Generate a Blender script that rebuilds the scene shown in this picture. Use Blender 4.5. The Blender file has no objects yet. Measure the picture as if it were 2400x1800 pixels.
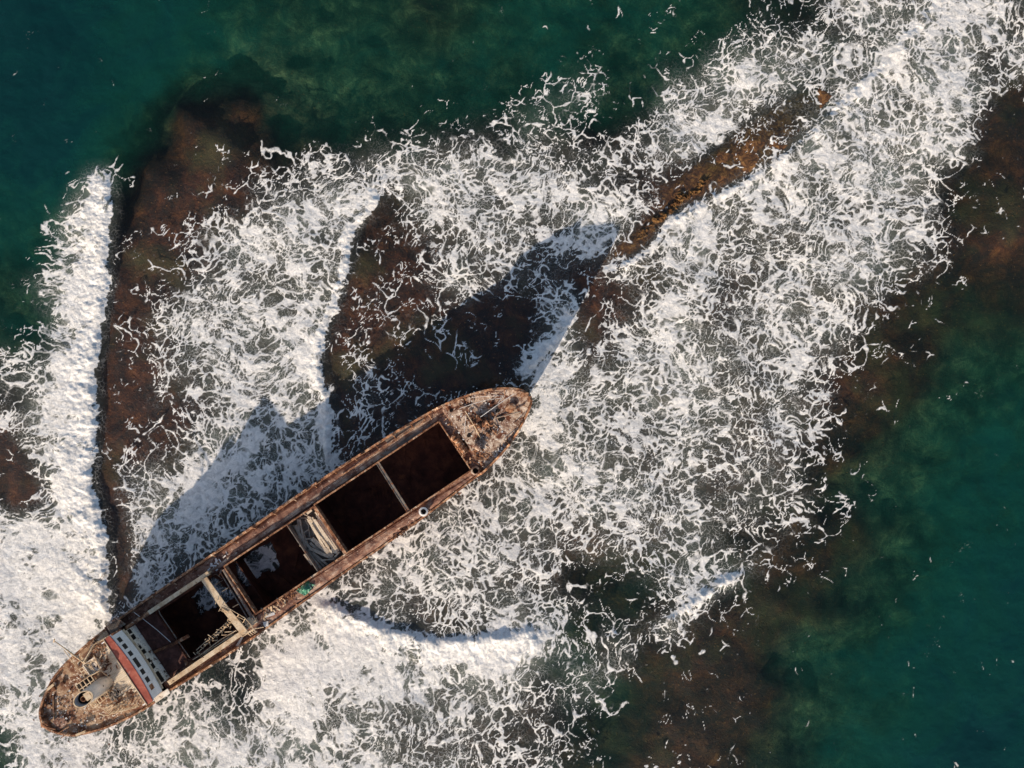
import bpy, math, random
import numpy as np
from mathutils import Vector, Matrix
from mathutils.geometry import tessellate_polygon

random.seed(7)
scene = bpy.context.scene
col = scene.collection
R = math.radians

# ------------------------------------------------------------------ layout
CAM_H = 110.0                      # drone height over the water, metres
FOC = 1813.0                       # focal length for a 2400 px wide frame
SUN_EL = 20.5
SUN_DIR = Vector((0.46, 0.89, 0.0)).normalized()      # the way the shadows fall
W_M = CAM_H / FOC                  # metres per photo pixel at sea level
SHIP_X, SHIP_Y, SHIP_A = -61.86, -44.62, R(33.65)
CA, SA = math.cos(SHIP_A), math.sin(SHIP_A)


def ship_xy(px, py, z):
    """photo pixel seen at height z -> ship coordinates (u along keel, v to port)"""
    x = (px - 1200) * (CAM_H - z) / FOC - SHIP_X
    y = (900 - py) * (CAM_H - z) / FOC - SHIP_Y
    return x * CA + y * SA, -x * SA + y * CA


def S(px, py, z):
    u, v = ship_xy(px, py, z)
    return Vector((u, v, z))


# ------------------------------------------------------------------ noise
_rng = np.random.RandomState(11)
_TAB = _rng.rand(256, 256).astype(np.float32)


def vnoise(x, y, seed=0):
    x = x + seed * 37.17
    y = y + seed * 91.73
    xi = np.floor(x).astype(np.int32)
    yi = np.floor(y).astype(np.int32)
    fx = (x - xi).astype(np.float32)
    fy = (y - yi).astype(np.float32)
    fx = fx * fx * (3 - 2 * fx)
    fy = fy * fy * (3 - 2 * fy)
    x0, y0 = xi & 255, yi & 255
    x1, y1 = (xi + 1) & 255, (yi + 1) & 255
    a = _TAB[y0, x0]
    b = _TAB[y0, x1]
    c = _TAB[y1, x0]
    d = _TAB[y1, x1]
    return (a + (b - a) * fx) * (1 - fy) + (c + (d - c) * fx) * fy


def fbm(x, y, octv=4, seed=0, gain=0.5):
    s = 0
    a = 1.0
    t = 0
    for i in range(octv):
        s = s + a * vnoise(x, y, seed + i * 3)
        t += a
        a *= gain
        x = x * 2.03
        y = y * 2.03
    return s / t


def sstep(a, b, x):
    t = np.clip((x - a) / (b - a), 0, 1)
    return t * t * (3 - 2 * t)


_J = _rng.rand(3, 256, 256).astype(np.float32)


def cells(x, y, seed=0, jit=0.9, spread=0.9):
    """weighted cellular pattern: 0 on the threads between the holes, growing to the middle of each hole"""
    x = x + seed * 17.3
    y = y + seed * 53.9
    xi = np.floor(x).astype(np.int32)
    yi = np.floor(y).astype(np.int32)
    f1 = np.full(x.shape, 9, np.float32)
    f2 = np.full(x.shape, 9, np.float32)
    for dy in (-2, -1, 0, 1, 2):
        for dx in (-2, -1, 0, 1, 2):
            cx, cy = xi + dx, yi + dy
            ix, iy = cx & 255, cy & 255
            jx = _J[0][iy, ix]
            jy = _J[1][iy, ix]
            w = np.exp((_J[2][iy, ix] - 0.5) * 2 * spread).astype(np.float32)
            d = np.sqrt((cx + 0.5 + (jx - 0.5) * jit - x) ** 2 + (cy + 0.5 + (jy - 0.5) * jit - y) ** 2).astype(np.float32) / w
            lo = np.minimum(f1, d)
            f2 = np.minimum(f2, np.maximum(f1, d))
            f1 = lo
    return f2 - f1


# ------------------------------------------------------------------ materials
def new_mat(name):
    m = bpy.data.materials.new(name)
    m.use_nodes = True
    nt = m.node_tree
    nt.nodes.clear()
    out = nt.nodes.new('ShaderNodeOutputMaterial')
    return m, nt, out


def link(nt, a, b):
    nt.links.new(a, b)


def node(nt, t, **kw):
    n = nt.nodes.new(t)
    for k, v in kw.items():
        setattr(n, k, v)
    return n


def mixc(nt, fac, a, b, mode='MIX'):
    n = node(nt, 'ShaderNodeMix', data_type='RGBA', blend_type=mode)
    for sock, val in ((n.inputs[0], fac), (n.inputs[6], a), (n.inputs[7], b)):
        if hasattr(val, 'is_linked'):
            link(nt, val, sock)
        elif isinstance(val, (int, float)):
            sock.default_value = val
        else:
            sock.default_value = (*val, 1)
    return n.outputs[2]


def math_n(nt, op, a, b=0.0, c=0.0, clamp=False):
    n = node(nt, 'ShaderNodeMath', operation=op, use_clamp=clamp)
    for i, v in enumerate((a, b, c)):
        if hasattr(v, 'is_linked'):
            link(nt, v, n.inputs[i])
        else:
            n.inputs[i].default_value = v
    return n.outputs[0]


def ramp(nt, fac, stops, interp='LINEAR'):
    n = node(nt, 'ShaderNodeValToRGB')
    n.color_ramp.interpolation = interp
    el = n.color_ramp.elements
    while len(el) > 1:
        el.remove(el[-1])
    for i, (p, c) in enumerate(stops):
        e = el[0] if i == 0 else el.new(p)
        e.position = p
        e.color = (*c, 1) if len(c) == 3 else c
    link(nt, fac, n.inputs[0])
    return n.outputs[0]


def noise(nt, vec, scale, detail=6, rough=0.6, dist=0.0):
    n = node(nt, 'ShaderNodeTexNoise')
    n.inputs['Scale'].default_value = scale
    n.inputs['Detail'].default_value = detail
    n.inputs['Roughness'].default_value = rough
    n.inputs['Distortion'].default_value = dist
    link(nt, vec, n.inputs['Vector'])
    return n.outputs['Fac']


def obj_vec(nt, scale=(1, 1, 1)):
    tc = node(nt, 'ShaderNodeTexCoord')
    mp = node(nt, 'ShaderNodeMapping')
    mp.inputs['Scale'].default_value = scale
    link(nt, tc.outputs['Object'], mp.inputs['Vector'])
    return mp.outputs['Vector']


def worn(name, stops, scale=0.7, patch=None, patch_cut=(0.55, 0.62), patch_scale=0.9, speck=None, speck_cut=(0.60, 0.66),
         speck_scale=7.0, rough=0.85, bump=0.5, stretch=(1, 1, 1), spec=0.25):
    """weathered surface: broad colour noise, patches of a second colour and fine specks"""
    m, nt, out = new_mat(name)
    v = obj_vec(nt, stretch)
    n1 = noise(nt, v, scale, 9, 0.68, 0.4)
    c = ramp(nt, n1, stops)
    if patch is not None:
        n2 = noise(nt, v, patch_scale, 9, 0.72, 0.8)
        f = ramp(nt, n2, [(patch_cut[0], (0, 0, 0)), (patch_cut[1], (1, 1, 1))])
        c = mixc(nt, f, c, patch)
    if speck is not None:
        n3 = noise(nt, v, speck_scale, 5, 0.75, 0.3)
        f = ramp(nt, n3, [(speck_cut[0], (0, 0, 0)), (speck_cut[1], (1, 1, 1))])
        c = mixc(nt, f, c, speck)
    n4 = noise(nt, v, 22.0, 4, 0.7)
    c = mixc(nt, 0.55, c, ramp(nt, n4, [(0.3, (0.35, 0.35, 0.35)), (0.7, (1.5, 1.45, 1.4))]), 'MULTIPLY')
    b = node(nt, 'ShaderNodeBsdfPrincipled')
    link(nt, c, b.inputs['Base Color'])
    b.inputs['Roughness'].default_value = rough
    b.inputs['Specular IOR Level'].default_value = spec
    if bump:
        bp = node(nt, 'ShaderNodeBump')
        bp.inputs['Strength'].default_value = bump
        bp.inputs['Distance'].default_value = 0.12
        hsum = math_n(nt, 'ADD', noise(nt, v, 4.5, 8, 0.75), math_n(nt, 'MULTIPLY', n1, 0.6))
        link(nt, hsum, bp.inputs['Height'])
        link(nt, bp.outputs[0], b.inputs['Normal'])
    link(nt, b.outputs[0], out.inputs[0])
    return m


M = {}
DK, BR, OR, TN, PL = (0.022, 0.010, 0.008), (0.095, 0.038, 0.022), (0.30, 0.105, 0.030), (0.36, 0.22, 0.13), (0.50, 0.42, 0.35)
M['hull'] = worn('rusty hull plating', [(0.30, DK), (0.46, (0.085, 0.034, 0.02)), (0.60, (0.2, 0.085, 0.04)), (0.74, (0.36, 0.17, 0.08))], 0.9, patch=(0.40, 0.29, 0.20), patch_cut=(0.58, 0.66))
M['rim'] = worn('flaking orange rust', [(0.32, (0.045, 0.018, 0.012)), (0.45, (0.18, 0.075, 0.038)), (0.56, (0.38, 0.20, 0.11)), (0.68, (0.60, 0.44, 0.31))], 1.3, patch=(0.66, 0.53, 0.40), patch_cut=(0.57, 0.63), patch_scale=1.2, speck=(0.05, 0.02, 0.015), speck_cut=(0.6, 0.65), speck_scale=2.5)
M['deck'] = worn('rusted steel deck', [(0.32, (0.045, 0.02, 0.017)), (0.45, (0.14, 0.066, 0.05)), (0.56, (0.27, 0.145, 0.10)), (0.68, (0.45, 0.32, 0.245))], 0.8,
                 patch=(0.44, 0.34, 0.28), patch_cut=(0.52, 0.66), patch_scale=0.35, speck=(0.60, 0.48, 0.38), speck_cut=(0.59, 0.65), speck_scale=2.6, bump=0.7)
M['well'] = worn('well deck dark with shade', [(0.30, (0.03, 0.014, 0.012)), (0.5, (0.085, 0.038, 0.032)), (0.68, (0.16, 0.075, 0.06))], 0.8, speck=(0.30, 0.22, 0.20), speck_cut=(0.66, 0.76), speck_scale=2)  # well deck tone: the deckhouse's shadow is put into this darker colour
M['side'] = worn('sunlit weathered side deck', [(0.34, (0.06, 0.03, 0.024)), (0.45, (0.20, 0.12, 0.09)), (0.55, (0.40, 0.30, 0.23)), (0.68, (0.56, 0.46, 0.37))], 0.6,
                 patch=(0.13, 0.05, 0.03), patch_cut=(0.54, 0.62), patch_scale=0.5, speck=(0.62, 0.55, 0.47), speck_cut=(0.58, 0.64), speck_scale=2.4, bump=0.7)  # paler plating; brightness of the sunlit port deck is put into the colour
M['fore'] = worn('weathered grey foredeck', [(0.34, (0.035, 0.018, 0.015)), (0.43, (0.17, 0.095, 0.07)), (0.52, (0.42, 0.32, 0.25)), (0.64, (0.66, 0.58, 0.50))], 0.7,
                 patch=(0.11, 0.038, 0.02), patch_cut=(0.51, 0.58), patch_scale=0.75, speck=(0.70, 0.64, 0.57), speck_cut=(0.57, 0.63), speck_scale=2.2, bump=0.8)
M['poop'] = worn('scaly poop deck', [(0.32, (0.07, 0.03, 0.018)), (0.44, (0.20, 0.095, 0.055)), (0.55, (0.40, 0.26, 0.16)), (0.68, (0.56, 0.43, 0.31))], 0.7,
                 patch=(0.15, 0.055, 0.027), patch_cut=(0.52, 0.58), patch_scale=0.6, speck=(0.74, 0.64, 0.52), speck_cut=(0.56, 0.61), speck_scale=2.4, bump=0.8)
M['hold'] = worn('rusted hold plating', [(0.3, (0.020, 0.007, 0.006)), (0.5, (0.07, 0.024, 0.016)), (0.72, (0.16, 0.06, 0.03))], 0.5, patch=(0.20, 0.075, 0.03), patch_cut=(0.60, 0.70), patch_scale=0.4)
M['cream'] = worn('cream paint gone rusty', [(0.3, (0.38, 0.25, 0.15)), (0.46, (0.58, 0.44, 0.29)), (0.62, (0.72, 0.60, 0.44))], 0.9, patch=(0.10, 0.04, 0.02), patch_cut=(0.60, 0.64), patch_scale=1.5, bump=0.3)
M['white'] = worn('white paint', [(0.3, (0.76, 0.75, 0.74)), (0.6, (0.90, 0.90, 0.90))], 0.8, patch=(0.42, 0.27, 0.15), patch_cut=(0.69, 0.74), patch_scale=1.2, rough=0.6, bump=0.08)
M['peel'] = worn('peeling white paint', [(0.3, (0.60, 0.50, 0.38)), (0.6, (0.82, 0.77, 0.70))], 0.9, patch=(0.09, 0.04, 0.025), patch_cut=(0.54, 0.57), patch_scale=1.3, bump=0.25)
M['red'] = worn('faded red paint', [(0.3, (0.22, 0.045, 0.03)), (0.5, (0.33, 0.075, 0.05)), (0.68, (0.46, 0.15, 0.10))], 0.8, patch=(0.52, 0.38, 0.34), patch_cut=(0.60, 0.70), patch_scale=1.1, rough=0.7, bump=0.1)
M['funnel'] = worn('grey funnel paint', [(0.3, (0.40, 0.38, 0.36)), (0.6, (0.58, 0.56, 0.54))], 0.7, patch=(0.22, 0.27, 0.29), patch_cut=(0.60, 0.66), patch_scale=0.8, rough=0.6, bump=0.08)
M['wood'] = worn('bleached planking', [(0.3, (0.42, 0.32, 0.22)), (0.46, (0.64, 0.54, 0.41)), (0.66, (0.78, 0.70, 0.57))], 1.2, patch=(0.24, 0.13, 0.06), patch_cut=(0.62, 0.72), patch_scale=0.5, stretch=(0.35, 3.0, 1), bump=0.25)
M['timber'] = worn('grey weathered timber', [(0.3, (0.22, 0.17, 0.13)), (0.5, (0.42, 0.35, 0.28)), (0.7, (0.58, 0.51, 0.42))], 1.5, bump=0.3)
M['black'] = worn('black for dark openings', [(0.3, (0.006, 0.005, 0.005)), (0.7, (0.02, 0.014, 0.012))], 1.0, bump=0.2)  # near-black sheets stand in for the darkness inside openings
M['steel'] = worn('dull grey steel', [(0.3, (0.07, 0.055, 0.05)), (0.6, (0.25, 0.22, 0.19))], 1.2, patch=(0.22, 0.09, 0.045), patch_cut=(0.54, 0.60), patch_scale=1.4, bump=0.3)
M['green'] = worn('green netting', [(0.3, (0.015, 0.07, 0.045)), (0.6, (0.07, 0.30, 0.20))], 2.0, patch=(0.45, 0.62, 0.50), patch_cut=(0.55, 0.60), patch_scale=2.4, speck=(0.03, 0.02, 0.015), speck_cut=(0.55, 0.6), speck_scale=2.0, bump=0.8)
M['plate'] = worn('pale sheet metal', [(0.3, (0.48, 0.48, 0.48)), (0.6, (0.66, 0.66, 0.66))], 1.5, patch=(0.25, 0.13, 0.07), patch_cut=(0.6, 0.66), patch_scale=1.5, bump=0.1)


def glass_mat():
    m, nt, out = new_mat('dark window glass')
    b = node(nt, 'ShaderNodeBsdfPrincipled')
    b.inputs['Base Color'].default_value = (0.05, 0.048, 0.045, 1)
    b.inputs['Roughness'].default_value = 0.25
    link(nt, b.outputs[0], out.inputs[0])
    return m


M['glass'] = glass_mat()


# ------------------------------------------------------------------ mesh building
class MB:
    def __init__(self):
        self.v, self.f = [], []

    def add(self, vs, fs):
        o = len(self.v)
        self.v += [tuple(p) for p in vs]
        self.f += [tuple(i + o for i in f) for f in fs]

    def frame(self, p0, p1):
        p0, p1 = Vector(p0), Vector(p1)
        d = (p1 - p0).normalized()
        up = Vector((0, 0, 1)) if abs(d.z) < 0.95 else Vector((1, 0, 0))
        s = d.cross(up).normalized()
        return p0, p1, s, s.cross(d).normalized()

    def bar(self, p0, p1, w, h, w1=None):
        """box running from p0 to p1, w wide and h high"""
        p0, p1, s, t = self.frame(p0, p1)
        w1 = w if w1 is None else w1
        vs = []
        for p, ww in ((p0, w), (p1, w1)):
            for a, b in ((-1, -1), (1, -1), (1, 1), (-1, 1)):
                vs.append(p + s * (a * ww / 2) + t * (b * h / 2))
        self.add(vs, [(3, 2, 1, 0), (4, 5, 6, 7), (0, 1, 5, 4), (1, 2, 6, 5), (2, 3, 7, 6), (3, 0, 4, 7)])

    def tube(self, p0, p1, r, n=8, r1=None):
        p0, p1, s, t = self.frame(p0, p1)
        r1 = r if r1 is None else r1
        vs = []
        for p, rr in ((p0, r), (p1, r1)):
            for i in range(n):
                a = 2 * math.pi * i / n
                vs.append(p + s * math.cos(a) * rr + t * math.sin(a) * rr)
        fs = [(i, (i + 1) % n, n + (i + 1) % n, n + i) for i in range(n)]
        self.add(vs, fs + [tuple(range(n - 1, -1, -1)), tuple(range(n, 2 * n))])

    def path(self, pts, r, n=6):
        for a, b in zip(pts[:-1], pts[1:]):
            self.tube(a, b, r, n)

    def box(self, x0, x1, y0, y1, z0, z1):
        vs = [(x, y, z) for z in (z0, z1) for x, y in ((x0, y0), (x1, y0), (x1, y1), (x0, y1))]
        self.add(vs, [(3, 2, 1, 0), (4, 5, 6, 7), (0, 1, 5, 4), (1, 2, 6, 5), (2, 3, 7, 6), (3, 0, 4, 7)])

    def lathe(self, c, prof, n=20, sx=1.0, sy=1.0, caps=(True, True)):
        c = Vector(c)
        vs, fs = [], []
        for r, z in prof:
            for i in range(n):
                a = 2 * math.pi * i / n
                vs.append(c + Vector((r * sx * math.cos(a), r * sy * math.sin(a), z)))
        for k in range(len(prof) - 1):
            for i in range(n):
                j = (i + 1) % n
                fs.append((k * n + i, k * n + j, (k + 1) * n + j, (k + 1) * n + i))
        m = (len(prof) - 1) * n
        if caps[0]:
            fs.append(tuple(range(n - 1, -1, -1)))
        if caps[1]:
            fs.append(tuple(range(m, m + n)))
        self.add(vs, fs)

    def sheet(self, outer, holes, zf, thick=0.12):
        """flat plate with holes: top and bottom faces and all the edges"""
        loops = [[Vector((p[0], p[1], 0)) for p in l] for l in [outer] + holes]
        flat = [p for l in loops for p in l]
        n = len(flat)
        tris = tessellate_polygon(loops)
        vs = [(p.x, p.y, zf(p.x, p.y)) for p in flat] + [(p.x, p.y, zf(p.x, p.y) - thick) for p in flat]
        fs = []
        for a, b, c in tris:
            k = (flat[b] - flat[a]).cross(flat[c] - flat[a]).z
            if k < 0:
                b, c = c, b
            fs += [(a, b, c), (n + c, n + b, n + a)]
        o = 0
        for l in loops:
            m = len(l)
            for i in range(m):
                j = (i + 1) % m
                fs.append((o + i, o + j, n + o + j, n + o + i))
            o += m
        self.add(vs, fs)

    def build(self, name, mat, parent=None, smooth=False, loc=None):
        me = bpy.data.meshes.new(name)
        me.from_pydata(self.v, [], self.f)
        me.update()
        o = bpy.data.objects.new(name, me)
        col.objects.link(o)
        me.materials.append(mat)
        if smooth:
            for p in me.polygons:
                p.use_smooth = True
        if parent is not None:
            o.parent = parent
        if loc is not None:
            o.location = loc
        return o


def tag(o, label=None, cat=None, group=None, kind=None):
    if label:
        o['label'] = label
    if cat:
        o['category'] = cat
    if group:
        o['group'] = group
    if kind:
        o['kind'] = kind
    return o

# ================================================================== SEA
DENS = """
000000000000000000000000000111110013223666568775
000000000000000000000000000111110134433555686774
000000000000000000000000002210012456666558657837
000000000000000000000000003321144666665566678846
000000000000000000000001244421265677633776688742
000000000000000000012233443212466776337666678710
000000000011100113344343454234567752266678777510
000002000222224455566665655454666522677767666210
000063000133445545677766766543342378776677763211
000481011223567787566666666676515666666566662211
003690123356777674346666656786179766666666653321
003692111576776543234566656762388656556776643100
013794111466666632224655545426457665576776542100
046793235666666723325654453234467546676564321000
024892146666667823332422157234676456766643210000
124792346667676622332111158345676556666642211000
344882345776777523211221258456677666665522110010
556981245666777743211111387656676665554211100000
458971344566676844332122776666777655654110001000
568941222467876833233344776656676665654211000000
368932324678766823344444667665566655652100001000
138941344688666844445556677666566555541110000000
128965567887666843445556677766666555533110010000
348966767887654433345566666776665555442310000000
888977887665544445556666665555666554342100000000
989986766655444455666666655555556523421100000000
989986765544444556666666553333455454211000000000
999987765544445556666665553223356521110000001000
989988765544555545544556654322235311110000000000
999988765545678997645456773233563211100000000000
889877766553999999878888864445231111000000010000
877766664433998888867788744554111110010000000000
766666645443899778886766644532111101000000000000
876666556654788576566666443321011110000100000000
388874677887776776655654443210011100001000000000
378885677888777777666654443210111210000000000000
""".split()  # sparse foam flecks over open water also stand in for sun glints
DEPTH = """
998876555445666654322222
998876555556665544333221
998612455555554421222221
997300333322221111122222
884000111111111000112221
761000001100000000001110
550000000000000000002222
540000000000000000002233
320000000000000000001245
110000000000000000011356
000000000000000000023567
000000000000000001235577
000000000000000022223577
000000000000023332234678
000000000000233211235788
111133101112442112467888
322432100000034211356789
422343200000233113467899
""".split()
PX0, PX1, PY0, PY1, PST = -260, 2660, -210, 2010, 5.0
gx = np.arange(PX0, PX1, PST)
gy = np.arange(PY0, PY1, PST)
GX, GY = np.meshgrid(gx, gy)
GX = GX.astype(np.float32)
GY = GY.astype(np.float32)


def lookup(rows, cell, px, py):
    a = np.array([[int(c) for c in r] for r in rows], np.float32)
    x = np.clip(px / cell - 0.5, 0, a.shape[1] - 1.001)
    y = np.clip(py / cell - 0.5, 0, a.shape[0] - 1.001)
    xi, yi = x.astype(int), y.astype(int)
    fx, fy = x - xi, y - yi
    return (a[yi, xi] * (1 - fx) + a[yi, xi + 1] * fx) * (1 - fy) + (a[yi + 1, xi] * (1 - fx) + a[yi + 1, xi + 1] * fx) * fy


def blur(a, r):
    for ax in (0, 1):
        p = np.pad(a, [(r + 1, r) if i == ax else (0, 0) for i in (0, 1)], mode='edge')
        c = np.cumsum(p, axis=ax)
        n = 2 * r + 1
        a = (np.take(c, range(n, c.shape[ax]), ax) - np.take(c, range(0, c.shape[ax] - n), ax)) / n
    return a


def inside(poly, px, py):
    r = np.zeros(px.shape, bool)
    n = len(poly)
    for i in range(n):
        (x0, y0), (x1, y1) = poly[i], poly[(i + 1) % n]
        if y0 == y1:
            continue
        c = ((y0 > py) != (y1 > py)) & (px < (x1 - x0) * (py - y0) / (y1 - y0) + x0)
        r ^= c
    return r


def poly_dist(line, px, py):
    """signed distance in pixels (positive on the left of the line) and a fade towards its two ends"""
    best = np.full(px.shape, 1e9, np.float32)
    sd = np.zeros(px.shape, np.float32)
    fade = np.zeros(px.shape, np.float32)
    seg = [math.hypot(b[0] - a[0], b[1] - a[1]) for a, b in zip(line[:-1], line[1:])]
    tot = sum(seg)
    acc = 0
    for k, (a, b) in enumerate(zip(line[:-1], line[1:])):
        dx, dy = b[0] - a[0], b[1] - a[1]
        t = ((px - a[0]) * dx + (py - a[1]) * dy) / seg[k] ** 2
        over = np.maximum(0, np.maximum(-t if k == 0 else 0 * t, t - 1 if k == len(seg) - 1 else 0 * t)) * seg[k]
        tc = np.clip(t, 0, 1)
        d = np.hypot(px - a[0] - tc * dx, py - a[1] - tc * dy)
        s = np.sign(dx * (py - a[1]) - dy * (px - a[0]))
        m = d < best
        best = np.where(m, d, best)
        sd = np.where(m, -d * s, sd)
        al = acc + tc * seg[k]
        e = np.minimum(al, tot - al)
        fade = np.where(m, np.clip(e / 60.0, 0, 1) * np.clip(1 - over / 12.0, 0, 1), fade)
        acc += seg[k]
    return sd, fade


# breakers: line of the front (its back lies on the left while walking along it), density in front, height, width of the white back (px)
CRESTS = [
    ([(262, 385), (264, 440), (262, 510), (258, 608), (255, 695), (235, 780), (222, 900), (228, 945), (233, 1010), (222, 1095), (217, 1150), (250, 1226), (255, 1300), (258, 1400), (262, 1470)], -1, 1.0, 0.5, 62, 1180),
    ([(905, 405), (900, 440), (893, 472), (830, 540), (820, 610), (792, 738), (762, 780), (750, 857), (775, 922), (780, 1010), (782, 1110)], -1, 2.4, 0.45, 24, 9999),
    ([(1378, 650), (1420, 628), (1520, 585), (1550, 520), (1628, 477), (1735, 423), (1845, 358), (1900, 304), (1985, 228), (2095, 119), (2170, 20), (2230, -60)], -1, 9, 0.28, 15, 9999),
    ([(1215, 900), (1290, 825), (1335, 775), (1357, 735), (1352, 700), (1330, 650)], 1, 9, 0.4, 26, 9999),
    ([(735, 1392), (825, 1432), (900, 1462), (1010, 1494), (1085, 1492), (1195, 1477), (1300, 1470)], -1, 9, 0.6, 48, 9999),
    ([(1530, 1492), (1570, 1440), (1612, 1402), (1690, 1352), (1765, 1330)], -1, 9, 0.5, 16, 9999),
    ([(1400, 1515), (1430, 1478), (1465, 1478)], -1, 9, 0.5, 16, 9999),
]
wx = (fbm(GX / 55, GY / 55, 4, 3) - 0.5) * 70
wy = (fbm(GX / 55, GY / 55, 4, 9) - 0.5) * 70
D0 = lookup(DENS, 50, GX + wx, GY + wy)
cj = (fbm(GX / 26, GY / 26, 4, 21) - 0.5) * 26
HT = np.zeros(GX.shape, np.float32)
SOLID = np.zeros(GX.shape, np.float32)
for line, side, front, amp, wid, _ in CRESTS:
    for _ in range(2):
        q = [line[0]]
        for p0, p1 in zip(line[:-1], line[1:]):
            q += [(p0[0] * .75 + p1[0] * .25, p0[1] * .75 + p1[1] * .25), (p0[0] * .25 + p1[0] * .75, p0[1] * .25 + p1[1] * .75)]
        line = q + [line[-1]]
    sd, fade = poly_dist(line, GX, GY)
    sd = sd * side + cj * 0.8
    near_front = fade * sstep(-80, -30, sd) * (sd < 0)
    if front < 8:
        D0 = D0 * (1 - near_front) + np.minimum(D0, front) * near_front
    wl = wid * (0.55 + 0.9 * fbm(GX / 60, GY / 60, 2, 40))
    back = fade * np.where(sd >= 0, 1 - sstep(wl * 0.3, wl * 1.9, sd), 0)
    lvl = 9.5 if wid > 40 else 9.0
    D0 = D0 + (np.maximum(D0, lvl) - D0) * back
    SOLID = np.maximum(SOLID, back)
    prof = np.where(sd < 14, np.exp(-((sd - 14) / 12.0) ** 2), np.exp(-np.maximum(sd - 14, 0) / (wid * 0.9)))
    HT = np.maximum(HT, fade * amp * prof)

# the ridge of reef that the backwash has just left
RIDGE = [(1420, 605), (1478, 540), (1540, 496), (1556, 446), (1602, 404), (1686, 334), (1766, 272), (1840, 215), (1925, 185), (1970, 220), (1905, 305), (1850, 360), (1742, 422), (1630, 472), (1550, 512), (1520, 575), (1440, 615)]
rd = blur(inside(RIDGE, GX, GY).astype(np.float32), 2)
lace = 2.2 + 2.2 * sstep(1700, 1880, GX) - 1.4 * sstep(1700, 1640, GX)
D0 = D0 * (1 - rd) + np.minimum(D0, lace) * rd
# the sea inside the hull
OUT_PX = [(145, 1560), (123, 1587), (107, 1616), (96, 1647), (90, 1668), (93, 1696), (107, 1712), (129, 1722), (161, 1727), (188, 1725), (221, 1717), (254, 1706), (286, 1692), (318, 1677), (361, 1651), (390, 1627), (433, 1601), (489, 1567), (557, 1522), (619, 1480), (678, 1438), (739, 1394), (826, 1333), (894, 1287), (962, 1240), (1018, 1198), (1060, 1166), (1102, 1134), (1133, 1110), (1161, 1083), (1199, 1041), (1226, 996), (1242, 962), (1250, 939), (1244, 923), (1226, 912), (1194, 907), (1154, 909), (1109, 920), (1063, 936), (1018, 957), (973, 983), (916, 1016), (860, 1052), (788, 1098), (690, 1163), (599, 1227), (490, 1302), (340, 1404), (252, 1466), (173, 1533)]
sc7 = (CAM_H - 7.5) / CAM_H
GROUND = [(1200 + (x - 1200) * sc7, 900 + (y - 900) * sc7) for x, y in OUT_PX]
hull_in = inside(GROUND, GX, GY)
hold_foam = blur((inside([(540, 1326), (640, 1262), (660, 1335), (610, 1345), (575, 1385)], GX, GY) | inside([(445, 1400), (500, 1345), (560, 1400), (520, 1420), (470, 1445)], GX, GY)).astype(np.float32), 3)
D0 = np.where(hull_in, 7.4 * hold_foam, D0)
HT = np.where(hull_in, 0, blur(HT, 1))
AER = blur(np.clip((D0 - 2.6) / 4.2, 0, 1), 5)
DP = lookup(DEPTH, 100, GX + wx * 1.0, GY + wy * 1.0)
DP = blur(DP, 4)
DP = np.where(hull_in, 0, DP)


def samp(a, px, py):
    x = np.clip((px - PX0) / PST, 0, a.shape[1] - 1.001)
    y = np.clip((py - PY0) / PST, 0, a.shape[0] - 1.001)
    xi, yi = x.astype(np.int32), y.astype(np.int32)
    fx, fy = (x - xi).astype(np.float32), (y - yi).astype(np.float32)
    return (a[yi, xi] * (1 - fx) + a[yi, xi + 1] * fx) * (1 - fy) + (a[yi + 1, xi] * (1 - fx) + a[yi + 1, xi + 1] * fx) * fy


def axis(half, step, far, grow):
    a = list(np.arange(-half, half + step / 2, step))
    d, s = half, step
    t = []
    while d < far:
        s *= grow
        d += s
        t.append(d)
    return np.array([-q for q in reversed(t)] + a + t, np.float32)


def grid_mesh(name, xs, ys, z, attrs, mat):
    nx, ny = len(xs), len(ys)
    X, Y = np.meshgrid(xs, ys)
    co = np.stack([X, Y, z], -1).reshape(-1, 3).astype(np.float32)
    i = (np.arange(ny - 1)[:, None] * nx + np.arange(nx - 1)[None, :]).reshape(-1)
    loops = np.stack([i, i + 1, i + nx + 1, i + nx], -1).reshape(-1).astype(np.int32)
    nf = len(i)
    me = bpy.data.meshes.new(name)
    me.vertices.add(len(co))
    me.vertices.foreach_set('co', co.reshape(-1))
    me.loops.add(nf * 4)
    me.loops.foreach_set('vertex_index', loops)
    me.polygons.add(nf)
    me.polygons.foreach_set('loop_start', np.arange(0, nf * 4, 4, dtype=np.int32))
    me.polygons.foreach_set('use_smooth', np.ones(nf, dtype=bool))
    for k, v in attrs.items():
        at = me.attributes.new(k, 'FLOAT', 'POINT')
        at.data.foreach_set('value', v.reshape(-1).astype(np.float32))
    me.update(calc_edges=True)
    me.materials.append(mat)
    o = bpy.data.objects.new(name, me)
    col.objects.link(o)
    return o


DEBUG = False


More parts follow.
